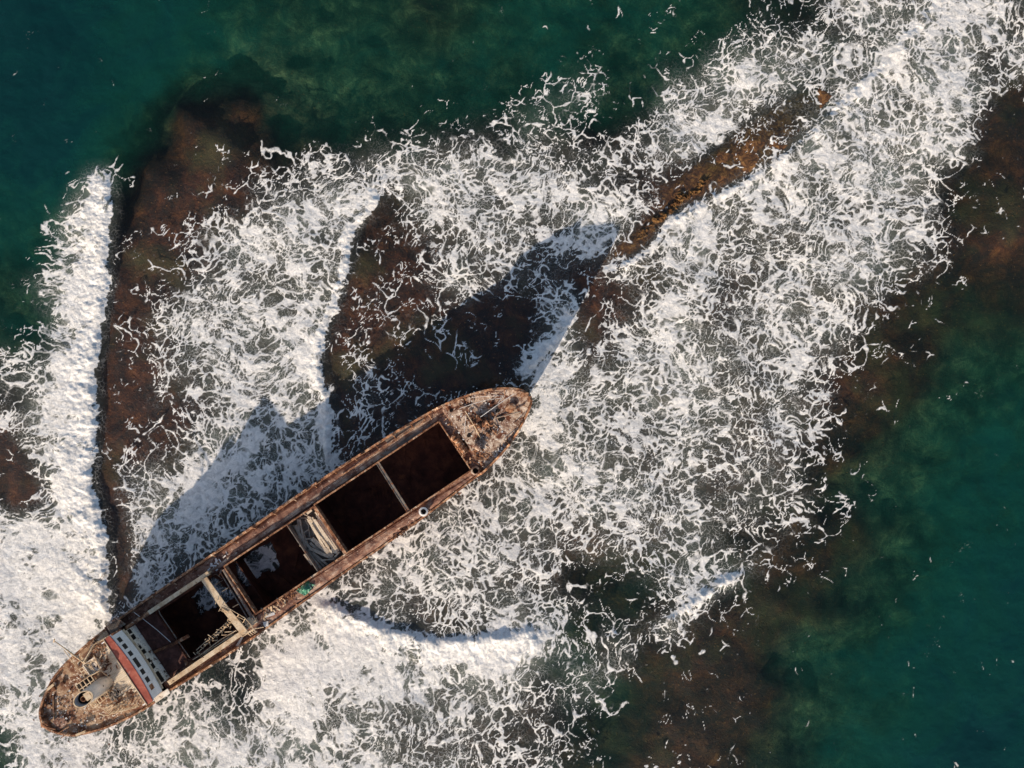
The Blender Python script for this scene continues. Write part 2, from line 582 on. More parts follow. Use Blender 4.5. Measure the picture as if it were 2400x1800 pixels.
def sea():
    xs = axis(81, 0.12, 4000, 1.22)
    ys = axis(61, 0.12, 4000, 1.22)
    X, Y = np.meshgrid(xs, ys)
    far = np.maximum(np.abs(X) / 81, np.abs(Y) / 61)
    px, py = X / W_M + 1200, 900 - Y / W_M
    D = samp(D0, px, py)
    D = D * (1 - sstep(0.95, 1.0, far))
    hts = samp(HT, px, py) * (1 - sstep(1.0, 1.05, far))
    sol = samp(SOLID, px, py)
    aer = samp(AER, px, py) * (1 - sstep(1.0, 1.6, far))
    dep = samp(DP, px, py)
    dep = dep + (9 - dep) * sstep(1.02, 1.5, far)
    # stirred coordinates
    ax = fbm(X / 7.0, Y / 7.0, 3, 50) - 0.5
    ay = fbm(X / 7.0, Y / 7.0, 3, 60) - 0.5
    bx = fbm(X / 1.7, Y / 1.7, 3, 70) - 0.5
    by = fbm(X / 1.7, Y / 1.7, 3, 80) - 0.5
    xw = (235 - 1200) * W_M
    yw = (900 - 1490) * W_M
    Xs = X - 0.5 * np.minimum(0, X - xw)
    Ys = Y - 0.38 * np.minimum(0, Y - yw)
    ux = Xs + 5.0 * ax + 1.3 * bx
    uy = Ys + 5.0 * ay + 1.3 * by
    fx = ux + 0.5 * (fbm(X / 0.6, Y / 0.6, 2, 90) - 0.5)
    fy = uy + 0.5 * (fbm(X / 0.6, Y / 0.6, 2, 95) - 0.5)
    e_mid = cells(fx / 0.95, fy / 0.95, 1, spread=1.1)
    e_fin = cells(fx / 0.44 + 3, fy / 0.44, 2, spread=0.7)
    e_big = cells(ux / 2.7, uy / 2.7 + 7, 3, spread=0.8)
    n_l = fbm(X / 3.2, Y / 3.2, 4, 120) - 0.5
    n_m = fbm(X / 1.3 + 9, Y / 1.3, 3, 125) - 0.5
    n_h = fbm(X / 0.5, Y / 0.5, 3, 130) - 0.5
    De = D - 0.25 * sstep(3.0, 5.0, D) * (1 - sstep(7.0, 8.0, D)) + 5.0 * n_l * sstep(1.0, 4.0, D) + 1.6 * n_l + 1.6 * n_m

    def thread(e, w, lo=0.35, hi=1.5):
        w = np.maximum(w * np.exp(2.2 * n_m + 1.2 * n_h), 0.0)
        return np.where(w > 0.004, 1 - sstep(lo * w, hi * w + 0.012, e), 0)

    def tab(v, xs_, ys_):
        return np.interp(v, xs_, ys_).astype(np.float32)

    gap_b = sstep(0.0, 0.16, fbm(X / 2.1, Y / 2.1 + 5, 3, 134) - tab(De, [0, 1, 2, 3, 4.5, 6], [0.76, 0.58, 0.47, 0.41, 0.32, 0.2]))
    gap_m = sstep(0.0, 0.14, fbm(X / 1.7 + 3, Y / 1.7, 3, 136) - tab(De, [0, 1, 2, 3, 4.5, 6], [0.95, 0.66, 0.51, 0.43, 0.30, 0.15]))
    gap_f = sstep(0.0, 0.16, fbm(X / 2.6, Y / 2.6, 4, 138) - tab(De, [2.5, 4, 5, 6, 7, 8], [0.72, 0.55, 0.47, 0.41, 0.32, 0.2]))
    conn = sstep(2.6, 4.6, De)
    big = thread(e_big, tab(De, [0, 1, 3, 5, 7, 9], [0.010, 0.016, 0.030, 0.042, 0.055, 0.1])) * (gap_b + (0.55 - 0.55 * gap_b) * conn)
    mid = thread(e_mid, tab(De, [0, 1, 2, 4, 5, 6, 7, 8, 9, 10], [0.0, 0.022, 0.035, 0.055, 0.075, 0.10, 0.14, 0.21, 0.38, 0.8])) * (gap_m + (0.5 - 0.5 * gap_m) * conn)
    fin = thread(e_fin, tab(De, [3, 4, 5, 6, 7, 8, 9], [0.04, 0.055, 0.07, 0.085, 0.11, 0.17, 0.35])) * gap_f * tab(De, [3, 5, 7, 8.5], [0.35, 0.5, 0.7, 0.95])
    veil = sstep(6.1, 9.0, De + 2.4 * n_m) * 0.5 + 0.5 * sstep(7.8, 9.8, De + 1.5 * n_m)
    foam = 1 - (1 - big) * (1 - mid) * (1 - fin) * (1 - np.clip(veil, 0, 1))
    a = foam
    if DEBUG:
        for k in range(10):
            mk = (np.abs(D - k) < .5) & (far < 1) & (De > -9)
            print('DENS', k, mk.sum(), [round(float(q[mk].mean()), 3) for q in (big, mid, fin, veil, foam)])
    chop = (fbm(X / 4.5, Y / 3.5, 4, 140) - 0.5) * 0.55
    low = sstep(1330, 1420, py) * sstep(640, 720, px)
    froth = (fbm(X / 0.8 + 0.7 * bx, Y / 0.6 + 0.7 * by, 4, 150, 0.62) - 0.5) * (1 - low) + (fbm(X / 0.55 + 0.7 * bx, Y / 0.85 + 0.7 * by, 4, 150, 0.62) - 0.5) * low
    lump = fbm(X / 1.5, Y / 1.5, 3, 160) - 0.5
    swell = 0.12 * np.sin(X * 0.25 + Y * 0.12 + 4 * ax)
    z = chop * 0.45 + swell + hts * (1 + 0.6 * lump) + a * (0.02 + 0.12 * froth) + sol * (0.22 * lump + 0.22 * froth)
    z = z * (1 - sstep(1.0, 1.1, far))
    hin = inside(GROUND, px, py)
    z = np.where(hin, z * 0.3, z)
    return grid_mesh('water', xs, ys, z, {'foam': foam, 'depth': dep, 'aer': aer}, M['water'])


def water_mat():
    m, nt, out = new_mat('sea water with foam')
    at = {k: node(nt, 'ShaderNodeAttribute', attribute_name=k).outputs['Fac'] for k in ('foam', 'depth', 'aer')}
    g = node(nt, 'ShaderNodeNewGeometry').outputs['Position']
    fine = noise(nt, g, 2.6, 8, 0.78, 0.8)
    fr_k = math_n(nt, 'MULTIPLY', math_n(nt, 'SQRT', at['foam']), 1.15)
    fa = math_n(nt, 'ADD', at['foam'], math_n(nt, 'MULTIPLY', math_n(nt, 'SUBTRACT', fine, 0.5), fr_k))
    mr = node(nt, 'ShaderNodeMapRange', interpolation_type='SMOOTHSTEP')
    mr.inputs['From Min'].default_value = 0.06
    mr.inputs['From Max'].default_value = 0.95
    link(nt, fa, mr.inputs['Value'])
    wn = node(nt, 'ShaderNodeTexNoise')
    wn.inputs['Scale'].default_value = 1.1
    wn.inputs['Detail'].default_value = 5
    link(nt, g, wn.inputs['Vector'])
    wadd = node(nt, 'ShaderNodeVectorMath', operation='MULTIPLY_ADD')
    link(nt, wn.outputs['Color'], wadd.inputs[0])
    wadd.inputs[1].default_value = (1.6, 1.6, 0)
    link(nt, g, wadd.inputs[2])
    vo = node(nt, 'ShaderNodeTexVoronoi', feature='DISTANCE_TO_EDGE', voronoi_dimensions='2D')
    vo.inputs['Scale'].default_value = 1.9
    link(nt, wadd.outputs[0], vo.inputs['Vector'])
    sm = node(nt, 'ShaderNodeMapRange', interpolation_type='SMOOTHSTEP')
    sm.inputs['From Min'].default_value = 0.13
    sm.inputs['From Max'].default_value = 0.01
    link(nt, vo.outputs['Distance'], sm.inputs['Value'])
    gate = ramp(nt, noise(nt, g, 0.45, 5, 0.65, 0.5), [(0.40, (0, 0, 0)), (0.62, (1, 1, 1))])
    sub = math_n(nt, 'MULTIPLY', math_n(nt, 'MULTIPLY', sm.outputs['Result'], gate), math_n(nt, 'MULTIPLY', at['aer'], 0.62))
    alpha = math_n(nt, 'MAXIMUM', mr.outputs['Result'], sub)
    dep01 = math_n(nt, 'DIVIDE', at['depth'], 9.0)
    patch = noise(nt, g, 0.13, 9, 0.66, 1.0)
    dd = math_n(nt, 'ADD', dep01, math_n(nt, 'MULTIPLY', math_n(nt, 'SUBTRACT', patch, 0.5), 0.6), clamp=True)
    # light scattered back by the water itself, and how much of the bed still shows
    body = ramp(nt, dd, [(0.0, (0.014, 0.008, 0.006)), (0.25, (0.008, 0.012, 0.009)), (0.5, (0.007, 0.060, 0.036)), (0.75, (0.004, 0.060, 0.045)), (1.0, (0.0016, 0.028, 0.030))])
    milk = mixc(nt, math_n(nt, 'MULTIPLY', at['aer'], 0.95), body, mixc(nt, noise(nt, g, 0.22, 4, 0.6), (0.13, 0.105, 0.08), (0.17, 0.22, 0.20)))
    cover = math_n(nt, 'ADD', ramp(nt, dd, [(0.0, (0.04, 0.04, 0.04)), (0.3, (0.20, 0.20, 0.20)), (0.55, (0.26, 0.26, 0.26)), (0.72, (0.5, 0.5, 0.5)), (0.95, (0.90, 0.90, 0.90))]), math_n(nt, 'MULTIPLY', at['aer'], math_n(nt, 'MULTIPLY_ADD', noise(nt, g, 0.30, 5, 0.65, 0.8), 1.1, 0.12)), clamp=True)
    tint = ramp(nt, dd, [(0.0, (0.92, 0.93, 0.92)), (0.3, (0.55, 0.72, 0.66)), (1.0, (0.05, 0.4, 0.36))])
    tr = node(nt, 'ShaderNodeBsdfTransparent')
    link(nt, tint, tr.inputs[0])
    df = node(nt, 'ShaderNodeBsdfDiffuse')
    link(nt, milk, df.inputs[0])
    mx = node(nt, 'ShaderNodeMixShader')
    link(nt, cover, mx.inputs[0])
    link(nt, tr.outputs[0], mx.inputs[1])
    link(nt, df.outputs[0], mx.inputs[2])
    bp = node(nt, 'ShaderNodeBump')
    bp.inputs['Strength'].default_value = 0.3
    bp.inputs['Distance'].default_value = 0.25
    link(nt, noise(nt, g, 0.8, 4, 0.55, 0.3), bp.inputs['Height'])
    link(nt, bp.outputs[0], df.inputs['Normal'])
    gl = node(nt, 'ShaderNodeBsdfGlossy')
    gl.inputs['Roughness'].default_value = 0.05
    gl.inputs['Color'].default_value = (0.9, 0.95, 1, 1)
    link(nt, bp.outputs[0], gl.inputs['Normal'])
    fr = node(nt, 'ShaderNodeFresnel')
    fr.inputs['IOR'].default_value = 1.33
    link(nt, bp.outputs[0], fr.inputs['Normal'])
    mw = node(nt, 'ShaderNodeMixShader')
    geo = node(nt, 'ShaderNodeNewGeometry')
    front = math_n(nt, 'SUBTRACT', 1.0, geo.outputs['Backfacing'])
    link(nt, math_n(nt, 'MULTIPLY', fr.outputs[0], front), mw.inputs[0])
    link(nt, mx.outputs[0], mw.inputs[1])
    link(nt, gl.outputs[0], mw.inputs[2])
    fd = node(nt, 'ShaderNodeBsdfDiffuse')
    link(nt, mixc(nt, ramp(nt, noise(nt, g, 1.0, 9, 0.72, 1.2), [(0.34, (0, 0, 0)), (0.58, (1, 1, 1))]), (0.50, 0.50, 0.495), (0.84, 0.83, 0.81)), fd.inputs[0])
    fb = node(nt, 'ShaderNodeBump')
    fb.inputs['Strength'].default_value = 0.6
    fb.inputs['Distance'].default_value = 0.2
    link(nt, noise(nt, g, 3.0, 6, 0.75, 0.6), fb.inputs['Height'])
    link(nt, fb.outputs[0], fd.inputs['Normal'])
    mf = node(nt, 'ShaderNodeMixShader')
    link(nt, alpha, mf.inputs[0])
    link(nt, mw.outputs[0], mf.inputs[1])
    link(nt, fd.outputs[0], mf.inputs[2])
    link(nt, mf.outputs[0], out.inputs[0])
    return m


def bed_mat():
    m, nt, out = new_mat('reef bed')
    g = node(nt, 'ShaderNodeNewGeometry').outputs['Position']
    dep = math_n(nt, 'DIVIDE', node(nt, 'ShaderNodeAttribute', attribute_name='depth').outputs['Fac'], 9.0)
    n1 = noise(nt, g, 0.30, 12, 0.76, 0.5)
    n2 = noise(nt, g, 1.3, 10, 0.78, 0.6)
    bare = node(nt, 'ShaderNodeAttribute', attribute_name='bare').outputs['Fac']
    weed = ramp(nt, n1, [(0.36, (0.004, 0.0015, 0.001)), (0.46, (0.020, 0.005, 0.0014)), (0.55, (0.060, 0.0155, 0.0035)), (0.64, (0.135, 0.042, 0.010)), (0.74, (0.34, 0.15, 0.045))])
    weed = mixc(nt, ramp(nt, noise(nt, g, 0.10, 5, 0.6), [(0.5, (0, 0, 0)), (0.68, (1, 1, 1))]), weed, mixc(nt, n2, (0.02, 0.016, 0.006), (0.10, 0.085, 0.025)))
    sand = ramp(nt, n1, [(0.36, (0.004, 0.014, 0.009)), (0.47, (0.03, 0.055, 0.034)), (0.56, (0.11, 0.13, 0.075)), (0.68, (0.36, 0.33, 0.18))])
    c = mixc(nt, ramp(nt, dep, [(0.32, (0, 0, 0)), (0.54, (1, 1, 1))]), weed, sand)
    c = mixc(nt, ramp(nt, noise(nt, g, 2.6, 5, 0.75), [(0.60, (0, 0, 0)), (0.68, (1, 1, 1))]), c, (0.24, 0.10, 0.03))
    c = mixc(nt, math_n(nt, 'MULTIPLY', bare, 0.9), c, ramp(nt, n2, [(0.36, (0.012, 0.005, 0.002)), (0.46, (0.07, 0.025, 0.007)), (0.55, (0.20, 0.085, 0.022)), (0.66, (0.46, 0.27, 0.09))]))
    b = node(nt, 'ShaderNodeBsdfPrincipled')
    link(nt, c, b.inputs['Base Color'])
    b.inputs['Roughness'].default_value = 0.8
    bp = node(nt, 'ShaderNodeBump')
    bp.inputs['Strength'].default_value = 0.9
    bp.inputs['Distance'].default_value = 0.4
    link(nt, n2, bp.inputs['Height'])
    link(nt, bp.outputs[0], b.inputs['Normal'])
    link(nt, b.outputs[0], out.inputs[0])
    return m


M['water'] = water_mat()
M['bed'] = bed_mat()
water = tag(sea(), 'foaming sea breaking in white lace over the reef around the wreck', 'sea', kind='structure')


def seabed():
    xs = axis(90, 0.6, 4200, 1.3)
    ys = axis(70, 0.6, 4200, 1.3)
    X, Y = np.meshgrid(xs, ys)
    px, py = X / W_M + 1200, 900 - Y / W_M
    far = np.maximum(np.abs(X) / 84, np.abs(Y) / 63)
    dep = samp(DP, px, py)
    dep = dep + (9 - dep) * sstep(1.02, 1.5, far)
    rock = fbm(X / 3.5, Y / 3.5, 5, 200) - 0.5
    z = -0.55 - dep * 0.78 + rock * (0.8 + 0.30 * dep)
    z = np.minimum(z, -0.3)
    bare = samp(rd, px, py)
    z = z * (1 - bare) + (-0.12 + rock * 0.9) * bare
    return grid_mesh('seabed', xs, ys, z, {'depth': dep, 'bare': bare}, M['bed'])


tag(seabed(), 'brown weedy reef and green sand under the water', 'seabed', kind='structure')

# ================================================================== THE WRECK
ship = bpy.data.objects.new('shipwreck', None)
col.objects.link(ship)
ship.location = (SHIP_X, SHIP_Y, 0)
ship.rotation_euler = (0, 0, SHIP_A)
tag(ship, 'long rusted cargo ship wreck aground on the reef with open empty holds', 'shipwreck')
SHIP_M = Matrix.Translation((SHIP_X, SHIP_Y, 0)) @ Matrix.Rotation(SHIP_A, 4, 'Z')
LEN = 77.5


def ztop(u):
    t = u / LEN
    return 8.3 - min(1, max(0, t * 3)) + 3.2 * max(0, (t - .55) / .45) ** 1.6


def zdeck(u):
    return 6.3 + 0.8 * max(0, (u - 43) / 24) ** 2


def zfore(u):
    return 8.15 + 1.1 * max(0, (u - 67) / 10.5)


ZPOOP = 7.72


def outline():
    pts = []
    for px, py in OUT_PX:
        t = ((px - 95) * .834 + (py - 1697) * -.552) / 1385
        pts.append(Vector(ship_xy(px, py, ztop(t * LEN))))
    for _ in range(2):
        q = []
        for i in range(len(pts)):
            a, b = pts[i], pts[(i + 1) % len(pts)]
            q += [a * .75 + b * .25, a * .25 + b * .75]
        pts = q
    seg = [(pts[(i + 1) % len(pts)] - pts[i]).length for i in range(len(pts))]
    tot = sum(seg)
    n = 300
    out, k, acc = [], 0, 0.0
    for i in range(n):
        d = tot * i / n
        while acc + seg[k] < d:
            acc += seg[k]
            k += 1
        out.append(pts[k].lerp(pts[(k + 1) % len(pts)], (d - acc) / seg[k]))
    return out


OUTL = outline()
NO = len(OUTL)


def inset(w):
    r = []
    for i in range(NO):
        t = (OUTL[(i + 1) % NO] - OUTL[i - 1]).normalized()
        r.append(OUTL[i] + Vector((-t.y, t.x)) * w)
    return r


_area = sum(OUTL[i].x * OUTL[(i + 1) % NO].y - OUTL[(i + 1) % NO].x * OUTL[i].y for i in range(NO))
if _area < 0:
    OUTL.reverse()
INL = inset(0.26)
INL2 = inset(0.34)


def ragged(i, p):
    """height of the bulwark top at outline point i, broken in places"""
    u = p.x
    z = ztop(p.x)
    a = fbm(np.float32(p.x * 1.1 + 50 * (p.y > 0)), np.float32(3.3), 3, 300)
    b = vnoise(np.float32(p.x * 0.35 + 90 * (p.y > 0)), np.float32(8.1), 310)
    if 14 < p.x < 66:
        z = zdeck(p.x) + 0.95
        z += (float(a) - 0.5) * 0.9
        if p.y < 0 and p.x > 30:
            z = zdeck(p.x) + 0.16 + max(0, float(a) - .62) * 2.0
        elif p.y < 0:
            z -= 0.3 * float(b)
    else:
        z += (float(a) - 0.5) * 0.45 - (0.5 if float(b) > 0.72 and u > 60 else 0)
    return z


TOPZ = [ragged(i, p) for i, p in enumerate(OUTL)]
hb = MB()
levels = []
for z, su, sv in ((-3.0, .86, .72), (0.2, .93, .93), (4.0, .98, .985)):
    levels.append([(38.5 + (p.x - 38.5) * su, p.y * sv, z) for p in OUTL])
levels.append([(p.x, p.y, z) for p, z in zip(OUTL, TOPZ)])
vs = [q for l in levels for q in l]
fs = []
for k in range(3):
    for i in range(NO):
        j = (i + 1) % NO
        fs.append((k * NO + i, k * NO + j, (k + 1) * NO + j, (k + 1) * NO + i))
hb.add(vs, fs)
hull = hb.build('hull', M['hull'], ship, smooth=False)
bb = MB()
vs = [(p.x, p.y, z + .002) for p, z in zip(OUTL, TOPZ)] + [(p.x, p.y, z + .01) for p, z in zip(INL, TOPZ)] + [(p.x, p.y, 5.8) for p in INL2]
fs = []
for k in range(2):
    for i in range(NO):
        j = (i + 1) % NO
        fs.append((k * NO + i, k * NO + j, (k + 1) * NO + j, (k + 1) * NO + i))
bb.add(vs, fs)
bulwark = bb.build('bulwark', M['rim'], ship)


def deck_at(u):
    return ZPOOP if u < 15 else (zfore(u) if u > 67 else zdeck(u))


# stays that prop the bulwark from inside
st = 0
acc = 0.0
last = OUTL[0]
for i in range(NO):
    acc += (OUTL[i] - last).length
    last = OUTL[i]
    u = OUTL[i].x
    if acc > (2.3 if u > 55 else 3.1) and not (15 < u < 20) and not (OUTL[i].y < 0 and 28 < u < 66) and not (20 < u < 54 and OUTL[i].y < 0):
        acc = 0.0
        t = (OUTL[(i + 1) % NO] - OUTL[i - 1]).normalized()
        nrm = Vector((-t.y, t.x))
        a = INL[i] + nrm * 0.03
        zt_, zd_ = TOPZ[i] - 0.06, deck_at(u)
        m = MB()
        foot = a + nrm * (0.75 if u > 55 else 0.5)
        m.bar((a.x, a.y, zt_), (foot.x, foot.y, zd_ + .05), 0.09, 0.09)
        m.bar((a.x, a.y, zt_), (a.x, a.y, zd_), 0.09, 0.09)
        m.build('bulwark_stay', M['rim'], bulwark)


def clip_outline(u0, u1, w=0.30):
    """the inside outline between two stations as a closed polygon"""
    ins = inset(w)
    poly = [p for p in ins]
    for lim, keep in ((u0, 1), (u1, -1)):
        q = []
        for i in range(len(poly)):
            a, b = poly[i], poly[(i + 1) % len(poly)]
            ia, ib = (a.x - lim) * keep >= 0, (b.x - lim) * keep >= 0
            if ia:
                q.append(a)
            if ia != ib:
                f = (lim - a.x) / (b.x - a.x)
                q.append(a.lerp(b, f))
        poly = q
    return poly


def rect(u0, u1, v0, v1):
    n = max(2, int(abs(u1 - u0) / 2.5))
    a = [Vector((u0 + (u1 - u0) * i / n, v0)) for i in range(n + 1)]
    b = [Vector((u1 + (u0 - u1) * i / n, v1)) for i in range(n + 1)]
    return a + b


HA = (45.55, 65.35, -3.62, 4.02)
HB = (30.95, 45.35, -3.66, 3.84)
HC = (19.75, 30.55, -3.95, 3.75)
m = MB()
m.sheet(clip_outline(15.0, 67.3), [rect(*HA), rect(*HB), rect(*HC)], lambda x, y: zdeck(x), 0.14)
main_deck = m.build('main_deck', M['deck'], ship)
def port_edge(u):
    return min((abs(p.x - u), p.y) for p in INL2 if p.y > 0)[1]


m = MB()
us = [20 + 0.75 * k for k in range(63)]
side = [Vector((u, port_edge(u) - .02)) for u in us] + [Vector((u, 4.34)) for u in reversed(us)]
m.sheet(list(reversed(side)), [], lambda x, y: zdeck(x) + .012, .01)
m.build('sunlit_side_deck', M['side'], ship)  # thin pale overlay that paints the sunlit look onto the port deck
m = MB()
m.sheet(clip_outline(66.9, 80), [], lambda x, y: zfore(x), 0.12)
fore_deck = m.build('forecastle_deck', M['fore'], ship)
m = MB()
m.box(66.95, 67.1, -4.6, 5.1, 6.4, zfore(67) - .13)
m.build('forecastle_bulkhead', M['deck'], ship)
m = MB()
m.sheet(clip_outline(-2, 15.2), [], lambda x, y: ZPOOP, 0.12)
poop = m.build('poop_deck', M['poop'], ship)
m = MB()
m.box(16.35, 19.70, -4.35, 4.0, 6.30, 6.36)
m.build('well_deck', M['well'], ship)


def coaming(h, name, mat, z0, z1, th=0.14, flange=0.16):
    u0, u1, v0, v1 = h
    m = MB()
    n = 8
    for a, b in (((u0, v0), (u1, v0)), ((u0, v1), (u1, v1))):
        sgn = 1 if a[1] > 0 else -1
        for i in range(n):
            ua, ub = u0 + (u1 - u0) * i / n, u0 + (u1 - u0) * (i + 1) / n
            j = random.uniform(-.06, .06)
            m.box(ua, ub - .03, a[1] + (0.0 if sgn > 0 else -th), a[1] + (th if sgn > 0 else 0), z0, z1 + j)
            m.box(ua, ub - .05, a[1] + (-.05 if sgn > 0 else -flange), a[1] + (flange if sgn > 0 else .05), z1 + j + .005, z1 + j + .07)
    for uu, s in ((u0, -1), (u1, 1)):
        m.box(uu + (-th if s < 0 else 0), uu + (th if s > 0 else 0), v0 - th, v1 + th, max(z0, zdeck(uu) - .3), z1 - .08)
        m.box(uu + (-.1 if s < 0 else -.05), uu + (.05 if s < 0 else .1), v0 - .12, v1 + .12, z1 - .075, z1 - .01)
    return m.build(name, mat, ship)


coaming(HA, 'hatch_coaming', M['rim'], 6.15, 7.55)
coaming(HB, 'hatch_coaming', M['rim'], 6.1, 7.30)
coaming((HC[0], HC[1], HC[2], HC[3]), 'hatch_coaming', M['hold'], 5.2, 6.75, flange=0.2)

# hold interiors
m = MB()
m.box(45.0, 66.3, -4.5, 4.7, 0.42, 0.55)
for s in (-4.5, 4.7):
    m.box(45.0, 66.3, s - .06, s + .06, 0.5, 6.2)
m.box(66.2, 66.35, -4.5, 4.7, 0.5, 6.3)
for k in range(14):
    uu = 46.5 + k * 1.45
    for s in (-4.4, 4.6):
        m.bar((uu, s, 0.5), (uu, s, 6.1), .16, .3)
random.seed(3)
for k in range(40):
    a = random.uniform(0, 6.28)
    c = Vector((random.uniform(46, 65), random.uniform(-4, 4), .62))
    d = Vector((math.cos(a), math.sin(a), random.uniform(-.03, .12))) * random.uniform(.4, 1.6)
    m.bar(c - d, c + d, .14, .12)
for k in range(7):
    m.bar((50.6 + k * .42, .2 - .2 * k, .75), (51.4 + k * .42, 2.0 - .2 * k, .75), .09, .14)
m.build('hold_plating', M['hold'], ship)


def g2(pl, z=0.3):
    return [Vector(ship_xy(x, y, z)) for x, y in pl]


def jag(poly, n=5, amp=.28):
    q = []
    for i in range(len(poly)):
        a, b = poly[i], poly[(i + 1) % len(poly)]
        for k in range(n):
            p = a.lerp(b, k / n)
            q.append(p + Vector((random.uniform(-amp, amp), random.uniform(-amp, amp))))
    return q


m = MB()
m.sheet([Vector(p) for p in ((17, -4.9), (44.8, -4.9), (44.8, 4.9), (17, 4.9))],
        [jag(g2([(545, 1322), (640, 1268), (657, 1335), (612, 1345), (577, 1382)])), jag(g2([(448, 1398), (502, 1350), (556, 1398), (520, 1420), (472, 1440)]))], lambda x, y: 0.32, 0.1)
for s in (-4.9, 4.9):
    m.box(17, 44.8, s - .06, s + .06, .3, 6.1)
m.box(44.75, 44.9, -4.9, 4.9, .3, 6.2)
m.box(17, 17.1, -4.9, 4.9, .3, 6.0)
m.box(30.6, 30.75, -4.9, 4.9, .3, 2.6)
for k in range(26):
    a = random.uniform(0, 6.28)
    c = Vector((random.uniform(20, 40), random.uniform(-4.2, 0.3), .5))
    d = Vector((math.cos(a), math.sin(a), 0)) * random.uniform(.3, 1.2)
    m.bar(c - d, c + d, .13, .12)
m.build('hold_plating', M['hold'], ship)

# plank bay amidships
m = MB()
m.box(40.95, 45.32, HB[2] + .02, HB[3] - .02, 5.42, 5.52)
m.box(40.86, 40.96, HB[2] + .02, HB[3] - .02, 5.0, 7.2)
m.build('tween_deck', M['steel'], ship)
m = MB()
m.box(45.1, 45.5, -3.66, 3.9, 6.95, 7.27)
m.box(45.22, 45.34, -3.62, 3.86, 5.5, 6.95)
m.build('cross_beam', M['rim'], ship)
m = MB()
m.bar((55.60, 4.0, 7.42), (55.42, -3.7, 7.42), .5, .06)
m.bar((55.60, 4.0, 7.1), (55.42, -3.7, 7.1), .1, .6)
m.bar((55.80, 4.0, 7.47), (55.62, -3.7, 7.47), .07, .08)
m.bar((55.40, 4.0, 7.47), (55.22, -3.7, 7.47), .07, .08)
m.build('cross_beam', M['steel'], ship)
m = MB()
a, b = S(524, 1334, 6.9), S(594, 1452, 6.9)
m.tube(a, b, .22, 10)
m.tube(a + Vector((-.55, 0, .1)), b + Vector((-.5, .6, .1)), .08, 8)
m.tube(a + Vector((-1.0, -.4, .0)), a + Vector((-.2, .1, .0)), .1, 8)
m.build('fallen_boom', M['steel'], ship)

# cream painted girders round the after hatch
m = MB()
m.box(19.4, 28.9, 4.02, 4.58, 7.28, 7.6)
m.box(19.4, 28.9, 4.20, 4.38, 6.3, 7.28)
g1 = m.build('hatch_girder', M['cream'], ship)
m = MB()
m.bar((19.4, 4.34, 7.3), (15.6, 4.30, 7.25), .42, .3)
m.bar((19.4, 4.34, 6.7), (15.6, 4.30, 6.7), .1, .9)
m.build('hatch_girder', M['rim'], ship)
m = MB()
m.bar((28.9, -4.75, 7.45), (16.4, -4.92, 7.45), .62, .3)
m.bar((28.9, -4.75, 6.8), (16.4, -4.92, 6.8), .12, 1.0)
m.build('hatch_girder', M['cream'], ship)
m = MB()
m.bar((28.05, 4.0, 7.7), (28.2, -.9, 7.7), .86, .16)
m.bar((28.2, -.92, 7.7), (28.5, -4.5, 7.7), .86, .16, 0.98)
m.bar((28.05, 4.0, 7.4), (28.5, -4.5, 7.4), .3, .4)
m.build('hatch_girder', M['cream'], ship)


def tubes(name, mat, segs, r, parent=ship, n=6):
    m = MB()
    for s in segs:
        m.path([Vector(p) for p in s], r, n)
    return m.build(name, mat, parent)


def zz(ox, oy, sc):
    return lambda x, y, z: S(ox + x * sc, oy + y * sc, z)


K7 = zz(440, 1320, .1085)
tubes('handrail', M['cream'], [[K7(740, 910, 8.3), K7(930, 1000, 8.3), K7(1230, 1180, 8.3), K7(1330, 1290, 8.3), K7(1470, 1500, 8.2)],
                               [K7(740, 970, 7.9), K7(880, 1060, 7.9)], [K7(700, 1010, 7.9), K7(850, 1090, 7.9)], [K7(1080, 1150, 7.9), K7(1230, 1230, 7.9)], [K7(920, 1010, 8.0), K7(840, 1140, 8.0)],
                               [K7(740, 900, 8.0), K7(670, 1040, 8.0)], [K7(630, 770, 8.0), K7(595, 885, 8.0)], [K7(1110, 1100, 8.1), K7(1060, 1160, 7.8)], [K7(1240, 1200, 8.1), K7(1190, 1285, 7.8)]], .05)
tubes('ladder', M['cream'], [[K7(1170, 1390, 7.4), K7(1310, 1300, 7.4)], [K7(1260, 1440, 7.4), K7(1400, 1360, 7.4)], [K7(1230, 1530, 7.6), K7(1420, 1420, 7.6), K7(1640, 1380, 7.4)],
                             [K7(1110, 1570, 7.5), K7(1190, 1580, 7.5), K7(1420, 1440, 7.5)], [K7(1090, 1170, 7.2), K7(1270, 1440, 7.2)], [K7(1230, 1290, 7.2), K7(1400, 1450, 7.2)]]
      + [[K7(1300 + 45 * k, 1520 - 25 * k, 7.4), K7(1370 + 45 * k, 1570 - 25 * k, 7.1)] for k in range(4)], .06)
m = MB()
m.box(28.9, 30.4, -4.8, -3.6, 6.35, 7.0)
m.build('landing', M['cream'], ship)
tubes('pipe_run', M['cream'], [[K7(1060, 1470, 7.2), K7(800, 1485, 7.0)], [K7(960, 1548, 7.2), K7(730, 1550, 7.0)], [K7(1050, 1450, 7.3), K7(700, 1659, 7.1), S(468, 1536, 6.9)], [S(552, 1486, 7.2), S(452, 1546, 6.8)], [S(548, 1484, 7.0), S(470, 1540, 6.6)]], .06)
random.seed(21)
segs = []
for k in range(44):
    t = random.random() ** 1.3
    c = S(545 - 85 * t, 1456 + 74 * t, 6.5 + random.uniform(-.2, .5)) + Vector((random.gauss(0, .25), random.gauss(0, .22), 0))
    a = random.uniform(0, 6.28)
    d = Vector((math.cos(a), math.sin(a), random.uniform(-.5, .5))) * random.uniform(.1, .32)
    segs.append([c - d, c + d])
